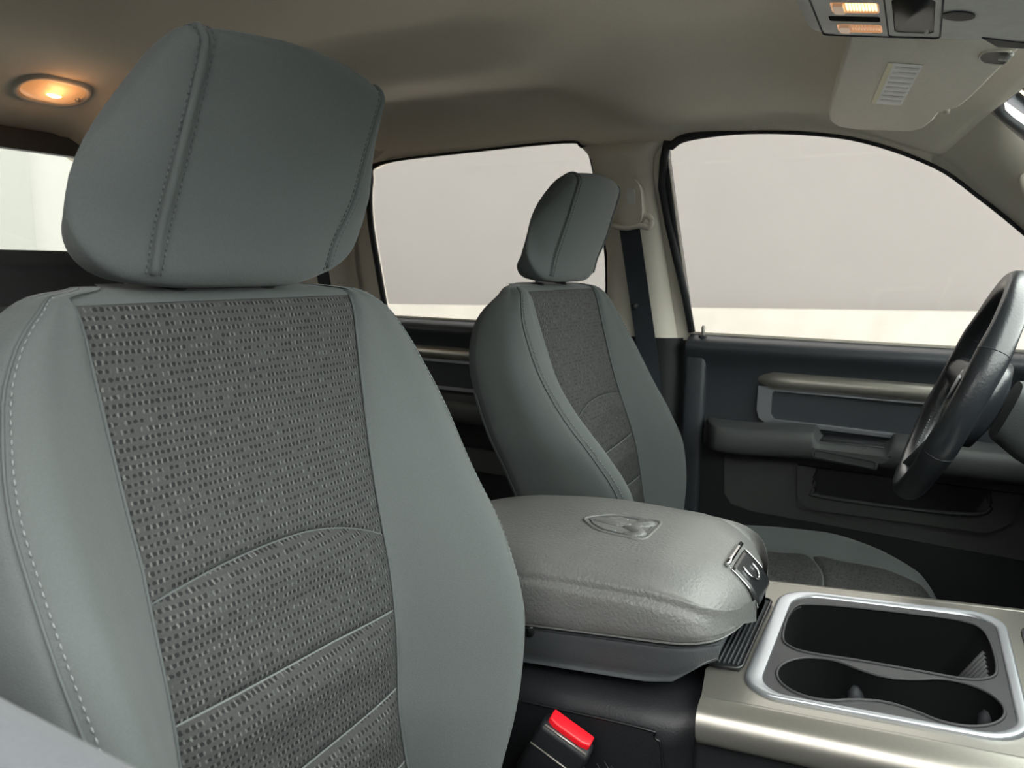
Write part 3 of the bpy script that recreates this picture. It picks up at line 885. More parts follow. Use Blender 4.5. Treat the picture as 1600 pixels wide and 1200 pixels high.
# side panel with a raised border on the passenger side
sp = [(.02, .500), (.315, .525), (.328, .515), (.345, .20), (.02, .20)]
spl = cr(np.array([(-.05, .488), (.10, .503), (.30, .5235), (.322, .518), (.332, .490), (.348, .30), (.36, .14)]), 6)
for sg in (1, -1):
    plate('side_panel', [tuple(p) for p in spl] + [(-.05, .14)], [], lambda a, b, h: (CX + sg * (.1745 + h), a, b), .006, 'black_plastic', con)
    tube('panel_edge', np.array([(CX + sg * .1745, a, b) for a, b in spl]), .0014, 'black_smooth', con, n=6)
mat('scratch', (.13, .13, .13), .8)
for a0, b0, a1, b1 in ((.235, .475, .252, .455), (.262, .470, .285, .437), (.270, .476, .300, .440), (.278, .474, .306, .436), (.296, .462, .318, .436)):
    tube('scratch_mark', [(CX + .1806, a0, b0), (CX + .1806, (a0 + a1) / 2, (b0 + b1) / 2 - .001), (CX + .1806, a1, b1)], [.0001, .0005, .0001], 'scratch', con, n=5)
# armrest storage tray (dark) under the lid
def tray_z(y): return .598 + .135 * (y - .25)
secs = []
for y in np.r_[np.linspace(-.10, .30, 10), .33, .35, .362, .372]:
    zt = tray_z(y); zb = zt - .045 + .026 * smst(y, .315, .375) * 1.3
    wx = .1465 - .030 * smst(y, .33, .40)
    h = cr(np.array([(0, zt), (wx - .010, zt), (wx - .001, zt - .002), (wx, zt - .012), (wx - .003, zt - .04 * (1 - .5 * smst(y, .315, .375))), (wx - .012, zb), (0, zb - .001)]), 4)
    secs.append([(CX + x, y, z) for x, z in h] + [(CX - x, y, z) for x, z in h[-2:0:-1]])
grid('storage_tray', np.array(secs), 'tray_plastic', con, cv=True, caps=True, sharp=55)
# black disc painting in the shade of the finger notch
tube('notch_shade', [(CX + .1455, .158, tray_z(.158) - .004), (CX + .1475, .158, tray_z(.158) - .004)], .0085, 'black_smooth', con, n=16)
# padded lid
LIDY = np.r_[np.linspace(-.10, .33, 24), np.linspace(.337, .3915, 16)]
def lid_sec(y):
    zb = tray_z(min(y, .36)) + .004
    crown = float(cr1([-.10, -.05, .0, .06, .2, .29, .33, .36, .378, .388, .392], [.615, .638, .655, .668, .681, .681, .674, .659, .643, .629, .619], y)[0])
    wx = float(cr1([-.10, .32, .345, .36, .372, .382, .389, .392], [.150, .150, .146, .138, .122, .094, .055, .025], y)[0])
    k = wx / .150
    zb = min(zb, crown - .006)
    crz = zb + (crown - zb) * .58
    e = 1 - smst(y, .30, .36)
    st = .004 * e
    return cr(np.array([(0, crown), (.055 * k, crown - .001), (.098 * k, crown - .006 - .004 * (1 - e)), (.124 * k, crown - .015 - .006 * (1 - e)), (.137 * k, crz + .010), (.1405 * k, crz + .001), (.1455 * k + st * .2, crz - .007), (wx, zb + (crz - zb) * .35), (wx - .0006, zb + .005), (wx - .003 * k, zb + .0008), (wx - .012 * k, zb), (0, zb)]), 5)
secs = []
for y in LIDY:
    h = lid_sec(y)
    secs.append([(CX + x, y, z) for x, z in h] + [(CX - x, y, z) for x, z in h[-2:0:-1]])
lid = grid('lid', np.array(secs), 'lid_vinyl', con, cv=True, caps=True, sharp=65)
LIDP = np.array(secs)
def lid_top(x, y):
    h = lid_sec(y); return float(np.interp(abs(x), h[:26, 0], h[:26, 1]))
# pressed shield with a horned animal head on the lid
def le(a, b, h=0.0):    # emblem space: a along the truck (towards the rear +), b across (+x)
    y = .220 - a * .86; x = b * .95 + .015
    return np.array([CX + x, y, lid_top(x, y) + h])
shield = [(-.050, -.040), (-.044, .040), (-.020, .043), (.020, .038), (.046, .018), (.056, 0), (.046, -.018), (.020, -.038), (-.020, -.043)]
shield = [(-.046, -.036), (-.050, 0), (-.046, .036), (-.015, .037), (.020, .034), (.044, .018), (.058, 0), (.044, -.018), (.020, -.034), (-.015, -.037)]
em = tube('emblem_shield', np.array([le(a, b, .0002) for a, b in cr(np.array(shield), 3, True)]), .0022, 'lid_vinyl', lid if False else con, n=8, closed=True, flat=(1.0, .8))
em2 = tube('emblem_groove', np.array([le(a * .86, b * .84, .0002) for a, b in shield]), .0014, 'tray_plastic', con, n=6, closed=True, flat=(1, .6))
def blob(nm, pts, r, hgt=.0022):
    P = cr(np.array(pts), 6); rr = np.array([np.interp(i / (len(P) - 1), np.linspace(0, 1, len(r)), r) for i in range(len(P))])
    tube(nm, np.array([le(a, b, -.0005) for a, b in P]), rr, 'lid_vinyl', con, n=10, flat=(1, .55))
blob('emblem_muzzle', [(.042, 0), (.026, 0), (.006, 0), (-.014, 0)], [.003, .0065, .0085, .006])
for sg in (1, -1):
    blob('emblem_horn', [(-.006, sg * .004), (-.022, sg * .008), (-.035, sg * .018), (-.030, sg * .027), (-.014, sg * .027)], [.004, .0085, .0085, .0065, .003])
    blob('emblem_ear', [(.030, sg * .018), (.014, sg * .0245), (-.002, sg * .0235)], [.002, .0038, .002])
# latch on the front of the lid
def lf(x, q):   # follows the lid nose: q 0 top .. 1 bottom
    pts = cr(np.array([(.349, .667), (.360, .659), (.372, .649), (.381, .640), (.388, .629), (.391, .619)]), 6)
    i = q * (len(pts) - 1); k = int(min(i, len(pts) - 2)); f_ = i - k
    y, z = pts[k] * (1 - f_) + pts[k + 1] * f_
    return np.array([CX + x, y, z])
rows = [[lf(x, q) + (0, .004, .001) for x in np.linspace(-.034, .034, 9)] for q in np.linspace(.18, .95, 14)]
latch = grid('latch', np.array(rows), 'black_smooth', con)
ms = latch.modifiers.new('s', 'SOLIDIFY'); ms.thickness = .012; ms.offset = -1
tube('latch_chrome', np.array([lf(x, .08) + (0, .004, .002) for x in np.linspace(-.036, .036, 6)]), .0032, 'chrome', con, n=8)
for sx in (-.036, .036):
    tube('latch_rim', np.array([lf(sx, q) + (0, .003, .001) for q in np.linspace(.15, .98, 10)]), .0007, 'chrome', con, n=6)
tube('lock_ring', np.array([lf(.000 + .015 * math.cos(t), .40 + .20 * math.sin(t)) + (0, .0055, .0015) for t in np.linspace(-.6, 3.3, 20)]), .0013, 'chrome', con, n=6)
# ribbed rubber mat in front of the tray
m0 = [(-.092, -.028), (.100, -.028), (.100, .004), (-.092, .004)]
plate('rubber_mat', [(CX + a, b) for a, b in m0], [], lambda a, b, h: tuple(cp(a, b, .004 + h)), .02, 'black_plastic', con)
for k in range(6):
    s_ = -.024 + k * .005
    tube('mat_rib', [cp(CX + x, s_, .0045) for x in np.linspace(-.085, .094, 4)], .0014, 'rubber', con, n=6)
tube('mat_rim', np.array([cp(CX + a, b, .004) for a, b in rrect(-.092, -.030, .100, .006, .008)]), .0022, 'black_smooth', con, n=6, closed=True)
# champagne surround: flat top plus rolled sides
RO = rrect(-.137, .010, .142, .262, .040, 8)      # outer ring loop in (x, s)
RI = rrect(-.125, .0295, .133, .250, .034, 8)
TOPW = .160
plate('trim_top', [(CX + a, b) for a, b in [(-TOPW, -.030), (.108, -.030), (TOPW, -.021), (TOPW, .365), (-TOPW, .365)]],
      [[(CX + a, b) for a, b in rrect(-.134, .013, .139, .259, .038, 8)]], lambda a, b, h: tuple(cp(a, b, h)), .006, 'champagne', con)
roll = cr(np.array([(TOPW - .002, 0), (TOPW + .010, -.0015), (TOPW + .020, -.006), (TOPW + .027, -.016), (TOPW + .0285, -.026), (TOPW + .026, -.035), (TOPW + .018, -.038), (TOPW + .006, -.034), (TOPW - .002, -.010)]), 4, True)
for sg in (1, -1):
    rows = [[cp(CX + sg * x, s_, h) for x, h in roll] for s_ in np.r_[-.021, -.019, np.linspace(-.012, .365, 10)]]
    grid('trim_roll', np.array(rows), 'champagne', con, cv=True, caps=True, sharp=60)
    box('front_base', tuple(np.minimum((CX + sg * .140, .36, .13), (CX + sg * .170, .745, .545))), tuple(np.maximum((CX + sg * .140, .36, .13), (CX + sg * .170, .745, .545))), 'black_plastic', con, .008)
# silver ring
def ring_prof(k):   # section from outer (0) to inner (1)
    return [(0, -.004), (.05, .0018), (.14, .0036), (.30, .0040), (.75, .0034), (.93, .0020), (1.0, -.003)]
o_ = np.array(RO); i_ = np.array(RI); rows = []
for f_, h in ring_prof(0) + [(1.0, -.010), (0, -.010)]:
    rows.append([cp(CX + a, b, h) for a, b in o_ * (1 - f_) + i_ * f_])
grid('silver_ring', np.array(rows), 'silver', con, cu=True, cv=True, sharp=50)
# dark bezel with bin, two cups and the channel between them
BIN = [tuple(p) for p in cr(np.array([(-.088, .036), (-.100, .052), (-.107, .10), (-.110, .19), (-.105, .222), (-.088, .237), (-.045, .243), (.005, .243), (.026, .236), (.037, .215), (.036, .18), (.033, .12), (.033, .066), (.024, .044), (.004, .034), (-.05, .031)]), 4, True)]
c1, r1, c2, r2 = np.array((.084, .084)), .0435, np.array((.086, .201)), .0420
def arc(c, r, a0, a1, n): return [tuple(c + r * np.array((math.cos(math.radians(t)), math.sin(math.radians(t))))) for t in np.linspace(a0, a1, n)]
CUP = arc(c1, r1, 50, 310 - 180 + 180 + 0, 2)[:0]
# outline: cup1 clockwise from near its front right, round the back, then the channel, then cup2
CUP = arc(c1, r1, 62, 298 - 180 - 0, 2)[:0]
a1 = 55
CUP = [tuple(c1 + r1 * np.array((math.sin(math.radians(t)), -math.cos(math.radians(t))))) for t in np.linspace(-(180 - a1), 180 - a1, 30)]
left = [tuple(c2 + r2 * np.array((math.sin(math.radians(t)), -math.cos(math.radians(t))))) for t in np.linspace(a1, 360 - a1, 30)]
e_, s_ = np.array(CUP[-1]), np.array(left[0])
chanA = [tuple(e_ + (s_ - e_) * t + np.array((-.010 * math.sin(math.pi * t), 0))) for t in (.2, .4, .6, .8)]
e2_, s2_ = np.array(left[-1]), np.array(CUP[0])
chanB = [tuple(e2_ + (s2_ - e2_) * t + np.array((.010 * math.sin(math.pi * t), 0))) for t in (.2, .4, .6, .8)]
CUP = CUP + chanA + left + chanB
plate('bezel', [(CX + a, b) for a, b in rrect(-.1255, .029, .1335, .2505, .034, 8)], [[(CX + a, b) for a, b in BIN], [(CX + a, b) for a, b in CUP]], lambda a, b, h: tuple(cp(a, b, h + .0005)), .004, 'bezel_plastic', con)
def well(nm, L, depth, shrink, mt, floor=True):
    L = np.array(L); c_ = L.mean(0); rows = []
    for f_ in np.linspace(0, 1, 6): rows.append([cp(CX + a, b, -.001 - depth * f_) for a, b in c_ + (L - c_) * (1 - shrink * f_)])
    grid(nm, np.array(rows), mt, con, cv=True)
    if floor:
        q = [cp(CX + a, b, -depth) for a, b in c_ + (L - c_) * (1 - shrink)]
        mesh(nm + '_floor', np.array(q) - local(con), [tuple(range(len(q)))], mt, con, smooth=False)
BL = np.array(BIN)
def binp(f_): return np.stack([-.035 + (BL[:, 0] + .035) * (1 - .05 * f_), .031 + (BL[:, 1] - .031) * (1 - .30 * f_)], 1)
grid('bin', np.array([[cp(CX + a, b, -.001 - .105 * f_) for a, b in binp(f_)] for f_ in np.linspace(0, 1, 6)]), 'well_black', con, cv=True)
mesh('bin_floor', np.array([cp(CX + a, b, -.105) for a, b in binp(1)]) - local(con), [tuple(range(len(BL)))], 'well_black', con, smooth=False)
well('cup_well', CUP, .080, .05, 'well_black')
tube('bin_lip', np.array([cp(CX + a, b, .001) for a, b in BIN]), .0016, 'bezel_plastic', con, n=6, closed=True)
tube('cup_lip', np.array([cp(CX + a, b, .0008) for a, b in CUP]), .0016, 'bezel_plastic', con, n=6, closed=True)
# finger tabs inside the cups
for c_ in (c1, c2):
    q = c_ + np.array((-.030, .030))
    tube('cup_tab', [cp(CX + q[0], q[1], h) for h in (-.070, -.045, -.025, -.018)], [.009, .009, .008, .003], 'rubber', con, n=12)
# ribs and stub at the front end of the bin
for k in range(7):
    xx = -.050 + k * .0105
    tube('bin_rib', [cp(CX + xx, .241 - .68 * d, -d) for d in (.008, .04, .085)], .0024, 'bezel_plastic', con, n=6)
box('bin_stub', tuple(cp(CX + .012, .172, -.075)), tuple(cp(CX + .022, .184, -.016)), 'bezel_plastic', con, .003)
# shifter side panel ahead of the ring
plate('front_panel', [(CX + a, b) for a, b in rrect(-.108, .274, .112, .360, .012)], [], lambda a, b, h: tuple(cp(a, b, h + .003)), .006, 'black_plastic', con)
plate('front_screen', [(CX + a, b) for a, b in rrect(-.090, .290, .095, .352, .008)], [], lambda a, b, h: tuple(cp(a, b, h + .0055)), .003, 'black_smooth', con)

# ================================================================== SEAT BELT BUCKLE
bk = empty('seat_belt_buckle', (.165, .20, .42)); props(bk, 'black seat belt buckle with bright red release button beside the passenger seat', 'buckle')
def bkp(a, b, h):    # a along truck, b across, h up; leaning stalk
    o = np.array([.214, .238, .512]); ax = np.array([-.10, .86, -.42]); ax /= np.linalg.norm(ax)
    n_ = np.array([.06, .40, .88]); n_ -= ax * (n_ @ ax); n_ /= np.linalg.norm(n_); bx = np.cross(ax, n_)
    return o + ax * a + bx * b + n_ * h
prism('body', [bkp(a, b, 0) for a, b in ((-.030, -.013), (.030, -.013), (.030, .013), (-.030, .013))], tuple(bkp(0, 0, -.075) - bkp(0, 0, 0)), 'black_plastic', bk, .006)
prism('button', [bkp(a, b, -.004) for a, b in ((-.025, -.012), (.025, -.012), (.025, .003), (.016, .006), (-.016, .006), (-.025, .003))], tuple(bkp(0, 0, .007) - bkp(0, 0, -.004)), 'red_plastic', bk, .002)
tube('button_slot', [bkp(-.025, .0105, .001), bkp(.025, .0105, .001)], .0012, 'bulb_metal', bk, n=6)
tube('body_edge', [bkp(-.029, .0135, -.028), bkp(.027, .0135, -.028), bkp(.030, .010, -.026)], .0009, 'bulb_metal', bk, n=6)
prism('stalk', [bkp(a, b, -.07) for a, b in ((-.018, -.005), (.018, -.005), (.018, .005), (-.018, .005))], tuple(bkp(0, 0, -.20) - bkp(0, 0, -.07)), 'belt_web', bk, .002)

# ================================================================== STEERING WHEEL
swc = np.array([-.415, .590, .828]); tilt = math.radians(20)
sw = empty('steering_wheel', tuple(swc)); props(sw, 'black leather steering wheel at the right edge of the picture', 'steering wheel')
ax_n = np.array([0, -math.cos(tilt), math.sin(tilt)])      # towards the driver
ax_u = np.array([0, math.sin(tilt), math.cos(tilt)])       # up in the wheel plane
ax_x = np.array([1., 0, 0])
def swp(a, b, h): return swc + ax_x * a + ax_u * b + ax_n * h
RS = .171; rows = []; NS = 96
for i in range(NS):
    t = 2 * math.pi * i / NS; d = ax_x * math.cos(t) + ax_u * math.sin(t)
    fat = 1 + .12 * math.exp(-((math.cos(t) ** 2 - .85) / .15) ** 2)
    rows.append([swc + d * (RS + .0155 * fat * math.cos(p)) + ax_n * (.0185 * fat * math.sin(p)) for p in np.linspace(0, 2 * math.pi, 20, endpoint=False)])
grid('rim', np.array(rows), 'leather', sw, cu=True, cv=True)
for t in (25, 155, 205, 335):
    t = math.radians(t); d = ax_x * math.cos(t) + ax_u * math.sin(t)
    tube('rim_seam', np.array([swc + d * (RS + .0172 * math.cos(p)) + ax_n * (.0203 * math.sin(p)) for p in np.linspace(0, 2 * math.pi, 22, endpoint=False)]), .0007, 'rubber', sw, n=5, closed=True)
for t0, t1 in ((205, 250), (290, 335)):
    q = [swc + (ax_x * math.cos(t) + ax_u * math.sin(t)) * (RS - .0155) + ax_n * .004 for t in np.radians(np.linspace(t0, t1, 40))]
    dashes('stitching', np.array(q), 'thread', sw, .0055, .0035, .0012)
# spokes and hub
def spoke(p0, p1, w0, w1, nm='spoke'):
    p0, p1 = np.array(p0), np.array(p1); rows = []
    for f_ in np.linspace(0, 1, 10):
        c_ = p0 + (p1 - p0) * f_; w_ = w0 + (w1 - w0) * f_; t_ = .012 + .004 * f_
        dv = (p1 - p0)[:2]; dv = dv / np.linalg.norm(dv); pv = np.array([-dv[1], dv[0]])
        rows.append([swp(c_[0] + pv[0] * w_ * math.cos(p), c_[1] + pv[1] * w_ * math.cos(p), c_[2] + t_ * math.sin(p)) for p in np.linspace(0, 2 * math.pi, 16, endpoint=False)])
    grid(nm, np.array(rows), 'leather', sw, cv=True, caps=True)
spoke((.06, .0, -.022), (.162, .010, 0), .038, .024); spoke((-.06, .0, -.022), (-.162, .010, 0), .038, .024)
spoke((.03, -.05, -.022), (.058, -.157, 0), .020, .015); spoke((-.03, -.05, -.022), (-.058, -.157, 0), .020, .015)
rows = []
for rr, h in ((0.001, .006), (.03, .006), (.055, .002), (.070, -.008), (.076, -.024), (.070, -.045), (.04, -.055)):
    rows.append([swp(rr * 1.12 * math.copysign(abs(math.cos(p)) ** .8, math.cos(p)), -.008 + rr * .95 * math.copysign(abs(math.sin(p)) ** .8, math.sin(p)), h) for p in np.linspace(0, 2 * math.pi, 40, endpoint=False)])
grid('airbag_hub', np.array(rows), 'leather', sw, cv=True, caps=True)
for sx in (-.09, .09):
    for k in range(3):
        prism('spoke_button', [swp(sx + a, -.014 + k * .014 + b, -.006) for a, b in rrect(-.012, -.005, .012, .005, .003, 2)], tuple(ax_n * .006), 'silver' if k != 1 else 'black_smooth', sw, .0008, 1)
# emblem on the hub
prism('hub_emblem', [swp(a, b, .006) for a, b in ((-.018, .016), (0, .019), (.018, .016), (.015, -.006), (0, -.022), (-.015, -.006))], tuple(ax_n * .003), 'silver', sw, .001, 2)

# ================================================================== DASHBOARD WITH COLUMN
da = empty('dashboard', (0, .95, .12)); props(da, 'dark grey dashboard with steering column cover at the right edge', 'dashboard')
rows = []
for x in np.linspace(-.77, .77, 40):
    hood = .055 * math.exp(-((x + .415) / .15) ** 4)
    back = .0
    pr = cr(np.array([(1.30, .88), (1.05, .875), (.86, .868 + hood), (.80 - .02 * (hood > .02), .855 + hood), (.775, .82 + hood * .4), (.79, .74), (.80, .62), (.83, .50), (.90, .40), (1.25, .36)]), 5)
    rows.append([(x, y, z) for y, z in pr])
grid('dash_pad', np.array(rows), 'dash_vinyl', da, cv=True, caps=True, sharp=60)
# column shroud
rows = []
for f_, w_, h_ in ((0, .050, .045), (.25, .062, .058), (.6, .072, .066), (1, .085, .075)):
    c_ = swc - ax_n * (.064 + .155 * f_) + np.array([0, 0, -.005])
    rows.append([c_ + ax_x * w_ * math.copysign(abs(math.cos(p)) ** .6, math.cos(p)) + ax_u * h_ * math.copysign(abs(math.sin(p)) ** .6, math.sin(p)) for p in np.linspace(0, 2 * math.pi, 32, endpoint=False)])
grid('column_cover', np.array(rows), 'dash_vinyl', da, cv=True, caps=True, sharp=60)
# knee panel under the column with a button bezel facing the cabin
box('side_pod', (-.345, .705, .66), (-.315, .80, .86), 'dash_vinyl', da, .012)
tube('button_bezel', np.array([(-.313, a, b) for a, b in [(.722 + (p[0]) * 1.0 + .25 * p[1], .775 + p[1]) for p in rrect(-.014, -.030, .014, .030, .009)]]), .003, 'rubber', da, n=6, closed=True)
plate('start_button', [(.722 + p[0] + .25 * p[1], .775 + p[1]) for p in rrect(-.011, -.026, .011, .026, .008)], [], lambda a, b, h: (-.313 + h, a, b), .003, 'black_plastic', da)
box('center_stack', (-.17, .76, .50), (.17, .90, .84), 'dash_vinyl', da, .015)
box('knee_bolster', (-.74, .80, .36), (-.20, .92, .64), 'dash_vinyl', da, .03)
box('glove_box', (.20, .78, .40), (.74, .92, .70), 'dash_vinyl', da, .03)

# ================================================================== OVERHEAD CONSOLE
OZ = 1.257
oc = empty('overhead_console', (0, .50, OZ)); props(oc, 'grey overhead console with two lit map lamps at the top right', 'overhead console')
def oh(a, b, h=0): return np.array([a - .004, b, OZ + .004 - .16 * (b - .42) + h])
body = rrect(-.080, .384, .088, .70, .034, 8)
rows = []
for sc, h in ((.90, 0.0), (.965, .002), (1.0, .010), (1.03, .030), (1.10, .060)):
    rows.append([oh(a * sc, .53 + (b - .53) * (sc if b < .53 else 1), h) for a, b in body])
holes = [rrect(-.048 + CXo, .412, -.012 + CXo, .464, .004, 3) for CXo in ()]
grid('shell', np.array(rows), 'console_grey', oc, cv=True)
LENS = [(.018, .052), (-.052, -.018)]     # x ranges of the two lamps
lens_y = (.418, .462)
hol = [rrect(.013, .420, .045, .463, .004, 3), rrect(-.056, .420, -.028, .463, .004, 3), rrect(-.017, .414, .001, .463, .003, 3), rrect(-.056, .475, .058, .512, .008, 4)]
flat = [(a * .90, .53 + (b - .53) * (.9 if b < .53 else 1)) for a, b in body]
plate('face', flat, hol, lambda a, b, h: tuple(oh(a, b, -.0 - h)), .003, 'console_grey', oc)
tube('face_groove', np.array([oh(a, b, -.0002) for a, b in rrect(-.070, .402, .080, .518, .006, 4)]), .0010, 'rubber', oc, n=5, closed=True)
tube('bin_groove', np.array([oh(a, b, -.0002) for a, b in rrect(-.068, .469, .068, .518, .006, 4)]), .0009, 'rubber', oc, n=5, closed=True)
for k, (x0, x1) in enumerate(((.013, .045), (-.056, -.028))):
    lm = plate('map_lamp_lens', rrect(x0, .420, x1, .463, .004, 3), [], lambda a, b, h: tuple(oh(a, b, .004 + h)), .003, 'lens_lit' if k == 0 else 'lens_dim', oc)
    plate('lamp_switch', rrect(x0 + .003, .422, x1 - .003, .432, .002, 2), [], lambda a, b, h: tuple(oh(a, b, .001 + h)), .004, 'lens_dim', oc)
    for j in range(10):
        y = .4345 + j * .0029
        tube('lens_rib', [oh(x0 + .005, y, .0012), oh(x1 - .005, y, .0012)], .0012, 'lamp_hot' if k == 0 else 'lens_lit', oc, n=6)
    tube('lens_rim', np.array([oh(a, b, .0008) for a, b in rrect(x0, .420, x1, .463, .004, 3)]), .0012, 'lens_lit', oc, n=5, closed=True)
plate('slot_button', rrect(-.017, .414, .001, .463, .003, 3), [], lambda a, b, h: tuple(oh(a, b, .003 + h)), .003, 'well_black', oc)
# open sunglass bin: recess with sloping walls and a wire hook
L = np.array(hol[3]); c_ = L.mean(0); rows = []
for f_ in np.linspace(0, 1, 4): rows.append([oh(a, b, .001 + .045 * f_) for a, b in c_ + (L - c_) * (1 - .45 * f_)])
grid('glasses_bin', np.array(rows), 'black_plastic', oc, cv=True, caps=True)
tube('bin_hook', cr([oh(-.055, .505, .0), oh(-.02, .508, .008), oh(.02, .507, .010), oh(.05, .498, .003)], 5), .0022, 'console_grey', oc, n=6)
tube('bin_bar', cr([oh(.05, .488, .004), oh(0, .486, .016), oh(-.03, .485, .02)], 5), .0018, 'console_grey', oc, n=6)
plate('sensor_window', [(.012 + .014 * math.cos(t), .532 + .014 * math.sin(t)) for t in np.linspace(0, 2 * math.pi, 28, endpoint=False)], [], lambda a, b, h: tuple(oh(a, b, -.0015 - h)), .002, 'rubber', oc)
plate('glass_panel', [(-.095, .60), (-.092, .572), (-.06, .556), (-.085, .62)], [], lambda a, b, h: tuple(oh(a, b, -.0012 - h)), .002, 'rubber', oc)

# ================================================================== SUN VISOR
sv = empty('sun_visor', (-.35, .50, 1.25)); props(sv, 'beige folded sun visor with a white warning label above the driver door', 'sun visor')
vo = np.array([-.16, .405, 1.277])
vc1 = np.array([-.55, .355, 1.250]) - vo; vc2 = np.array([-.20, .602, 1.262]) - vo
def vis(u, v):    # intersection of a sight line with the visor plane gives its real outline
    n_ = np.cross(vc1, vc2); r = ROT.T @ (np.array([u - 800, v - 600, FPX]) / FPX)
    return CAM + r * (((vo - CAM) @ n_) / (r @ n_))
vout = [(1327, 57), (1318, 90), (1303, 140), (1294, 175), (1296, 190), (1308, 199), (1340, 203), (1390, 205), (1424, 206), (1444, 201), (1458, 190), (1468, 177), (1482, 173), (1500, 168), (1520, 152), (1560, 112), (1590, 82), (1603, 63)]
VN = np.cross(vc1, vc2); VN /= np.linalg.norm(VN)
if VN[2] < 0: VN = -VN
prism('visor_pad', [vis(*p) for p in vout], tuple(VN * .018), 'visor_cloth', sv, .006, 4)
lab = [vis(*p) - VN * .0012 for p in ((1388, 97), (1443, 101), (1408, 164), (1361, 160))]
mat('label_paper', (.86, .85, .82), .6, var=.05, vscale=120)
mat('label_yellow', (.80, .74, .52), .6)
mat('label_ink', (.68, .67, .65), .6)
prism('warning_label', lab, tuple(VN * .0008), 'label_paper', sv, 0)
lu, lv = lab[1] - lab[0], lab[3] - lab[0]
def lbl(a, b): return lab[0] * (1 - a) * (1 - b) + lab[1] * a * (1 - b) + lab[2] * a * b + lab[3] * (1 - a) * b - VN * .0006
prism('label_stripe', [lbl(a, b) for a, b in ((.0, 0), (.16, 0), (.16, 1), (0, 1))], tuple(VN * .0004), 'label_yellow', sv, 0)
for j in range(8):
    b0 = .06 + j * .115
    prism('label_line', [lbl(a, b) for a, b in ((.24, b0), (.93, b0), (.93, b0 + .045), (.24, b0 + .045))], tuple(VN * .0004), 'label_ink', sv, 0)
# flat dark plate painting in the clip pocket's shade, and the clip hook
rec = [vis(*p) - VN * .001 for p in ((1530, 88), (1538, 80), (1560, 78), (1580, 80), (1576, 92), (1568, 99), (1545, 98), (1533, 95))]
prism('clip_recess_shade', rec, tuple(VN * .001), 'bezel_plastic', sv, 0)
tube('clip_rim', np.array(cr(np.array(rec), 3, True)), .0014, 'visor_cloth', sv, n=6, closed=True)
tube('clip_hook', [vis(1562, 85) - VN * .004, vis(1574, 84) - VN * .006, vis(1582, 79) - VN * .004], .003, 'console_grey', sv, n=8)
tube('visor_peg', [vis(1474, 173) - VN * .001, vis(1484, 173) - VN * .001], .004, 'visor_cloth', sv, n=8)

# ================================================================== DOME LAMP
LZ = float(head_z(-.165, -1.21)[0])
dl = empty('dome_lamp', (-.152, -1.21, LZ)); props(dl, 'oval dome lamp glowing warm orange on the headliner at upper left', 'lamp')
def dm(a, b, h): return np.array([-.152 + a, -1.21 + b, float(head_z(-.165, -1.21 + b)[0]) + h])
def stad(la, lb, n=10): return rrect(-la, -lb, la, lb, min(la, lb) * .98, n)
rows = [[dm(a, b, h) for a, b in stad(la, lb)] for la, lb, h in ((.082, .052, .004), (.081, .051, -.004), (.077, .047, -.008), (.068, .038, -.006), (.067, .037, .012))]
grid('lamp_rim', np.array(rows), 'pillar_trim', dl, cv=True)
rows = [[dm(a * k, b * k, h) for a, b in stad(.067, .037)] for k, h in ((1, -.004), (.9, -.009), (.6, -.012), (.2, -.013), (.02, -.013))]
mat('lens_clear', (.9, .75, .6), .25)
lc = MATS['lens_clear'].node_tree.nodes['Principled BSDF']
lc.inputs['Transmission Weight'].default_value = .55; lc.inputs['Emission Color'].default_value = (1, .45, .17, 1); lc.inputs['Emission Strength'].default_value = .06
grid('lens', np.array(rows), 'lens_clear', dl, cv=True)
rows = [[dm(a * k, b * k, .010) for a, b in stad(.066, .036)] for k in (1, .02)]
grid('reflector', np.array(rows), 'pillar_trim', dl, cv=True)
tube('bulb', [dm(-.016, 0, -.0125), dm(-.006, 0, -.0145), dm(.006, 0, -.0145), dm(.016, 0, -.0125)], [.0015, .0035, .0035, .0015], 'bulb_glow', dl, n=10)
tube('bulb_cap', [dm(-.056, 0, -.010), dm(-.050, 0, -.012)], .006, 'bulb_metal', dl, n=10)
ld = bpy.data.lights.new('dome_bulb_light', 'POINT'); ld.energy = .03; ld.color = (1, .48, .20); ld.shadow_soft_size = .02
lo = bpy.data.objects.new('dome_bulb_light', ld); COL.objects.link(lo); lo.location = tuple(dm(0, .03, -.035)); 

# ================================================================== SEAT BELT ON THE B PILLAR
sb = empty('seat_belt', (-.70, -.045, .80)); props(sb, 'dark seat belt hanging from a beige guide on the driver side pillar', 'seat belt')
def bx(z): return -(side_x(max(z, .80)) - .048)
rows = []
for z in np.linspace(1.085, .16, 24):
    yc_ = -.040 + .036 * (1.085 - z) / .28
    rows.append([(bx(z) + .001 * k, yc_ + .0235 * q, z) for q, k in ((-1, 0), (-1, 1.6), (1, 1.6), (1, 0))])
grid('webbing', np.array(rows), 'belt_web', sb, cv=True, caps=True, sharp=30)
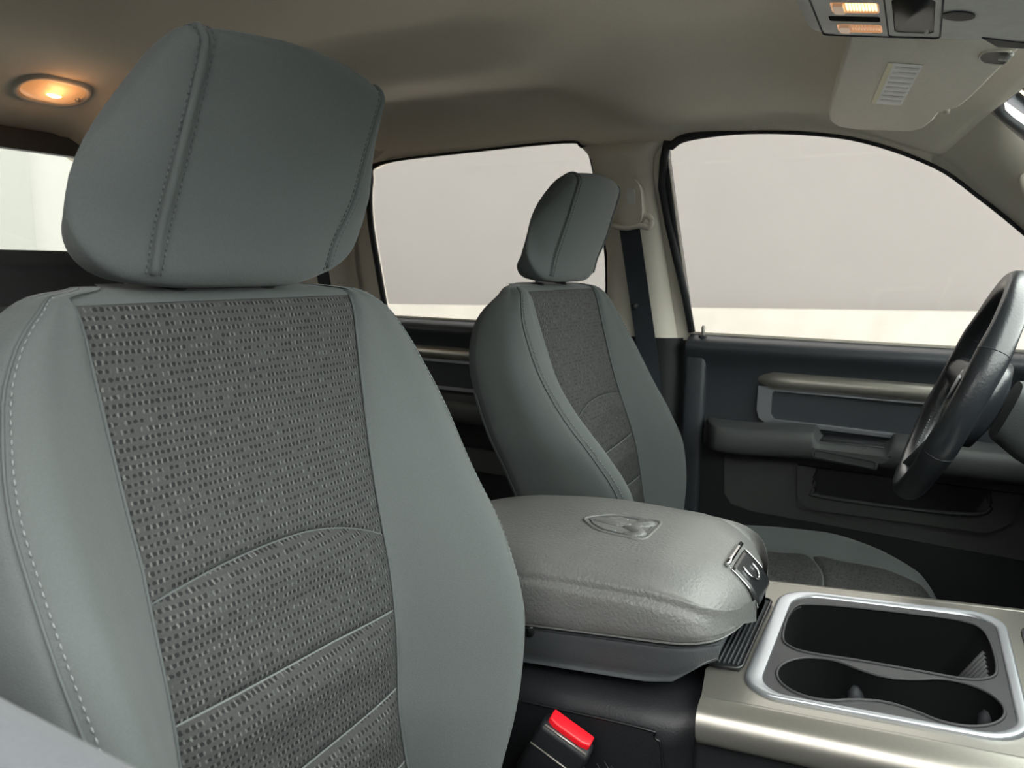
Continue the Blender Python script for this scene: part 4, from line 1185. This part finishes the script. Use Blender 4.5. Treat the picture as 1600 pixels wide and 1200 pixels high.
# adjuster cover and guide
cov = [(-.058, 1.098), (-.060, 1.16), (-.052, 1.182), (-.035, 1.188), (-.016, 1.178), (-.008, 1.15), (-.012, 1.098)]
plate('adjuster_cover', [tuple(p) for p in cr(np.array(cov), 4, True)], [], lambda a, b, h: (-(side_x(b) - .060) + h, a, b), .03, 'pillar_trim', sb)
plate('adjuster_button', rrect(-.040, 1.135, -.022, 1.165, .004), [], lambda a, b, h: (-(side_x(b) - .062) + h, a, b), .004, 'console_grey', sb)
tube('guide_loop', cr([(-.682, -.078, 1.090), (-.680, -.045, 1.086), (-.680, -.015, 1.090), (-.682, .004, 1.086), (-.684, .009, 1.100), (-.684, .000, 1.110), (-.684, -.014, 1.106)], 5), .0065, 'pillar_trim', sb, n=10)
tube('latch_stop', [(bx(.92) + .004, -.03, .915), (bx(.92) + .008, -.026, .915)], .007, 'rubber', sb, n=10)
# rear belt by the C pillar
rb = empty('rear_seat_belt', (-.69, -.92, .80)); props(rb, 'dark rear seat belt strap beside the pillar behind the passenger headrest', 'seat belt')
ya, yb = -.955, -.910
rows = [[(-(side_x(z) - .062) + .002 * k, y_, z) for y_, k in ((ya, 0), (ya, 1), (yb, 1), (yb, 0))] for z in np.linspace(.70, 1.15, 10)]
grid('webbing', np.array(rows), 'belt_web', rb, cv=True, caps=True, sharp=30)

# ================================================================== GRAB HANDLE ON THE A PILLAR
gh = empty('grab_handle', (-.67, .70, 1.10)); props(gh, 'grey grab handle end on the windscreen pillar at the right edge', 'handle')
hp = cr([(-.668, .672, 1.165), (-.650, .668, 1.150), (-.640, .685, 1.115), (-.650, .74, 1.05), (-.665, .79, 1.00), (-.695, .81, .975)], 6)
tube('grip', hp, .013, 'pillar_trim', gh, n=14)
tube('end_cap', [(-.690, .676, 1.172), (-.668, .668, 1.160), (-.655, .665, 1.152)], [.022, .020, .012], 'pillar_trim', gh, n=16)
sc_ = []
0 and tube('cap_ring', np.array([(-.703 + .004 * math.sin(t), .575 + .012 * math.cos(t), 1.138 + .012 * math.sin(t)) for t in np.linspace(0, 2 * math.pi, 20, endpoint=False)]), .0006, 'tray_plastic', gh, n=5, closed=True)

# ================================================================== SIDE MIRROR OUTSIDE
sm_ = empty('side_mirror', (-1.08, .82, .80)); props(sm_, 'black door mirror outside, partly hidden by the steering wheel rim', 'mirror')
prism('housing', [(-1.0, .80, .83), (-1.20, .80, .83), (-1.22, .80, .95), (-1.18, .80, 1.06), (-1.02, .80, 1.06), (-.99, .80, .95)], (0, .09, 0), 'mirror_black', sm_, .02)
prism('mirror_glass', [(-1.015, .799, .85), (-1.19, .799, .85), (-1.205, .799, .95), (-1.17, .799, 1.045), (-1.03, .799, 1.045), (-1.005, .799, .95)], (0, .004, 0), 'chrome', sm_, .001)
prism('arm', [(-.80, .82, .83), (-1.02, .82, .86), (-1.02, .82, .90), (-.80, .82, .88)], (0, .05, 0), 'mirror_black', sm_, .01)
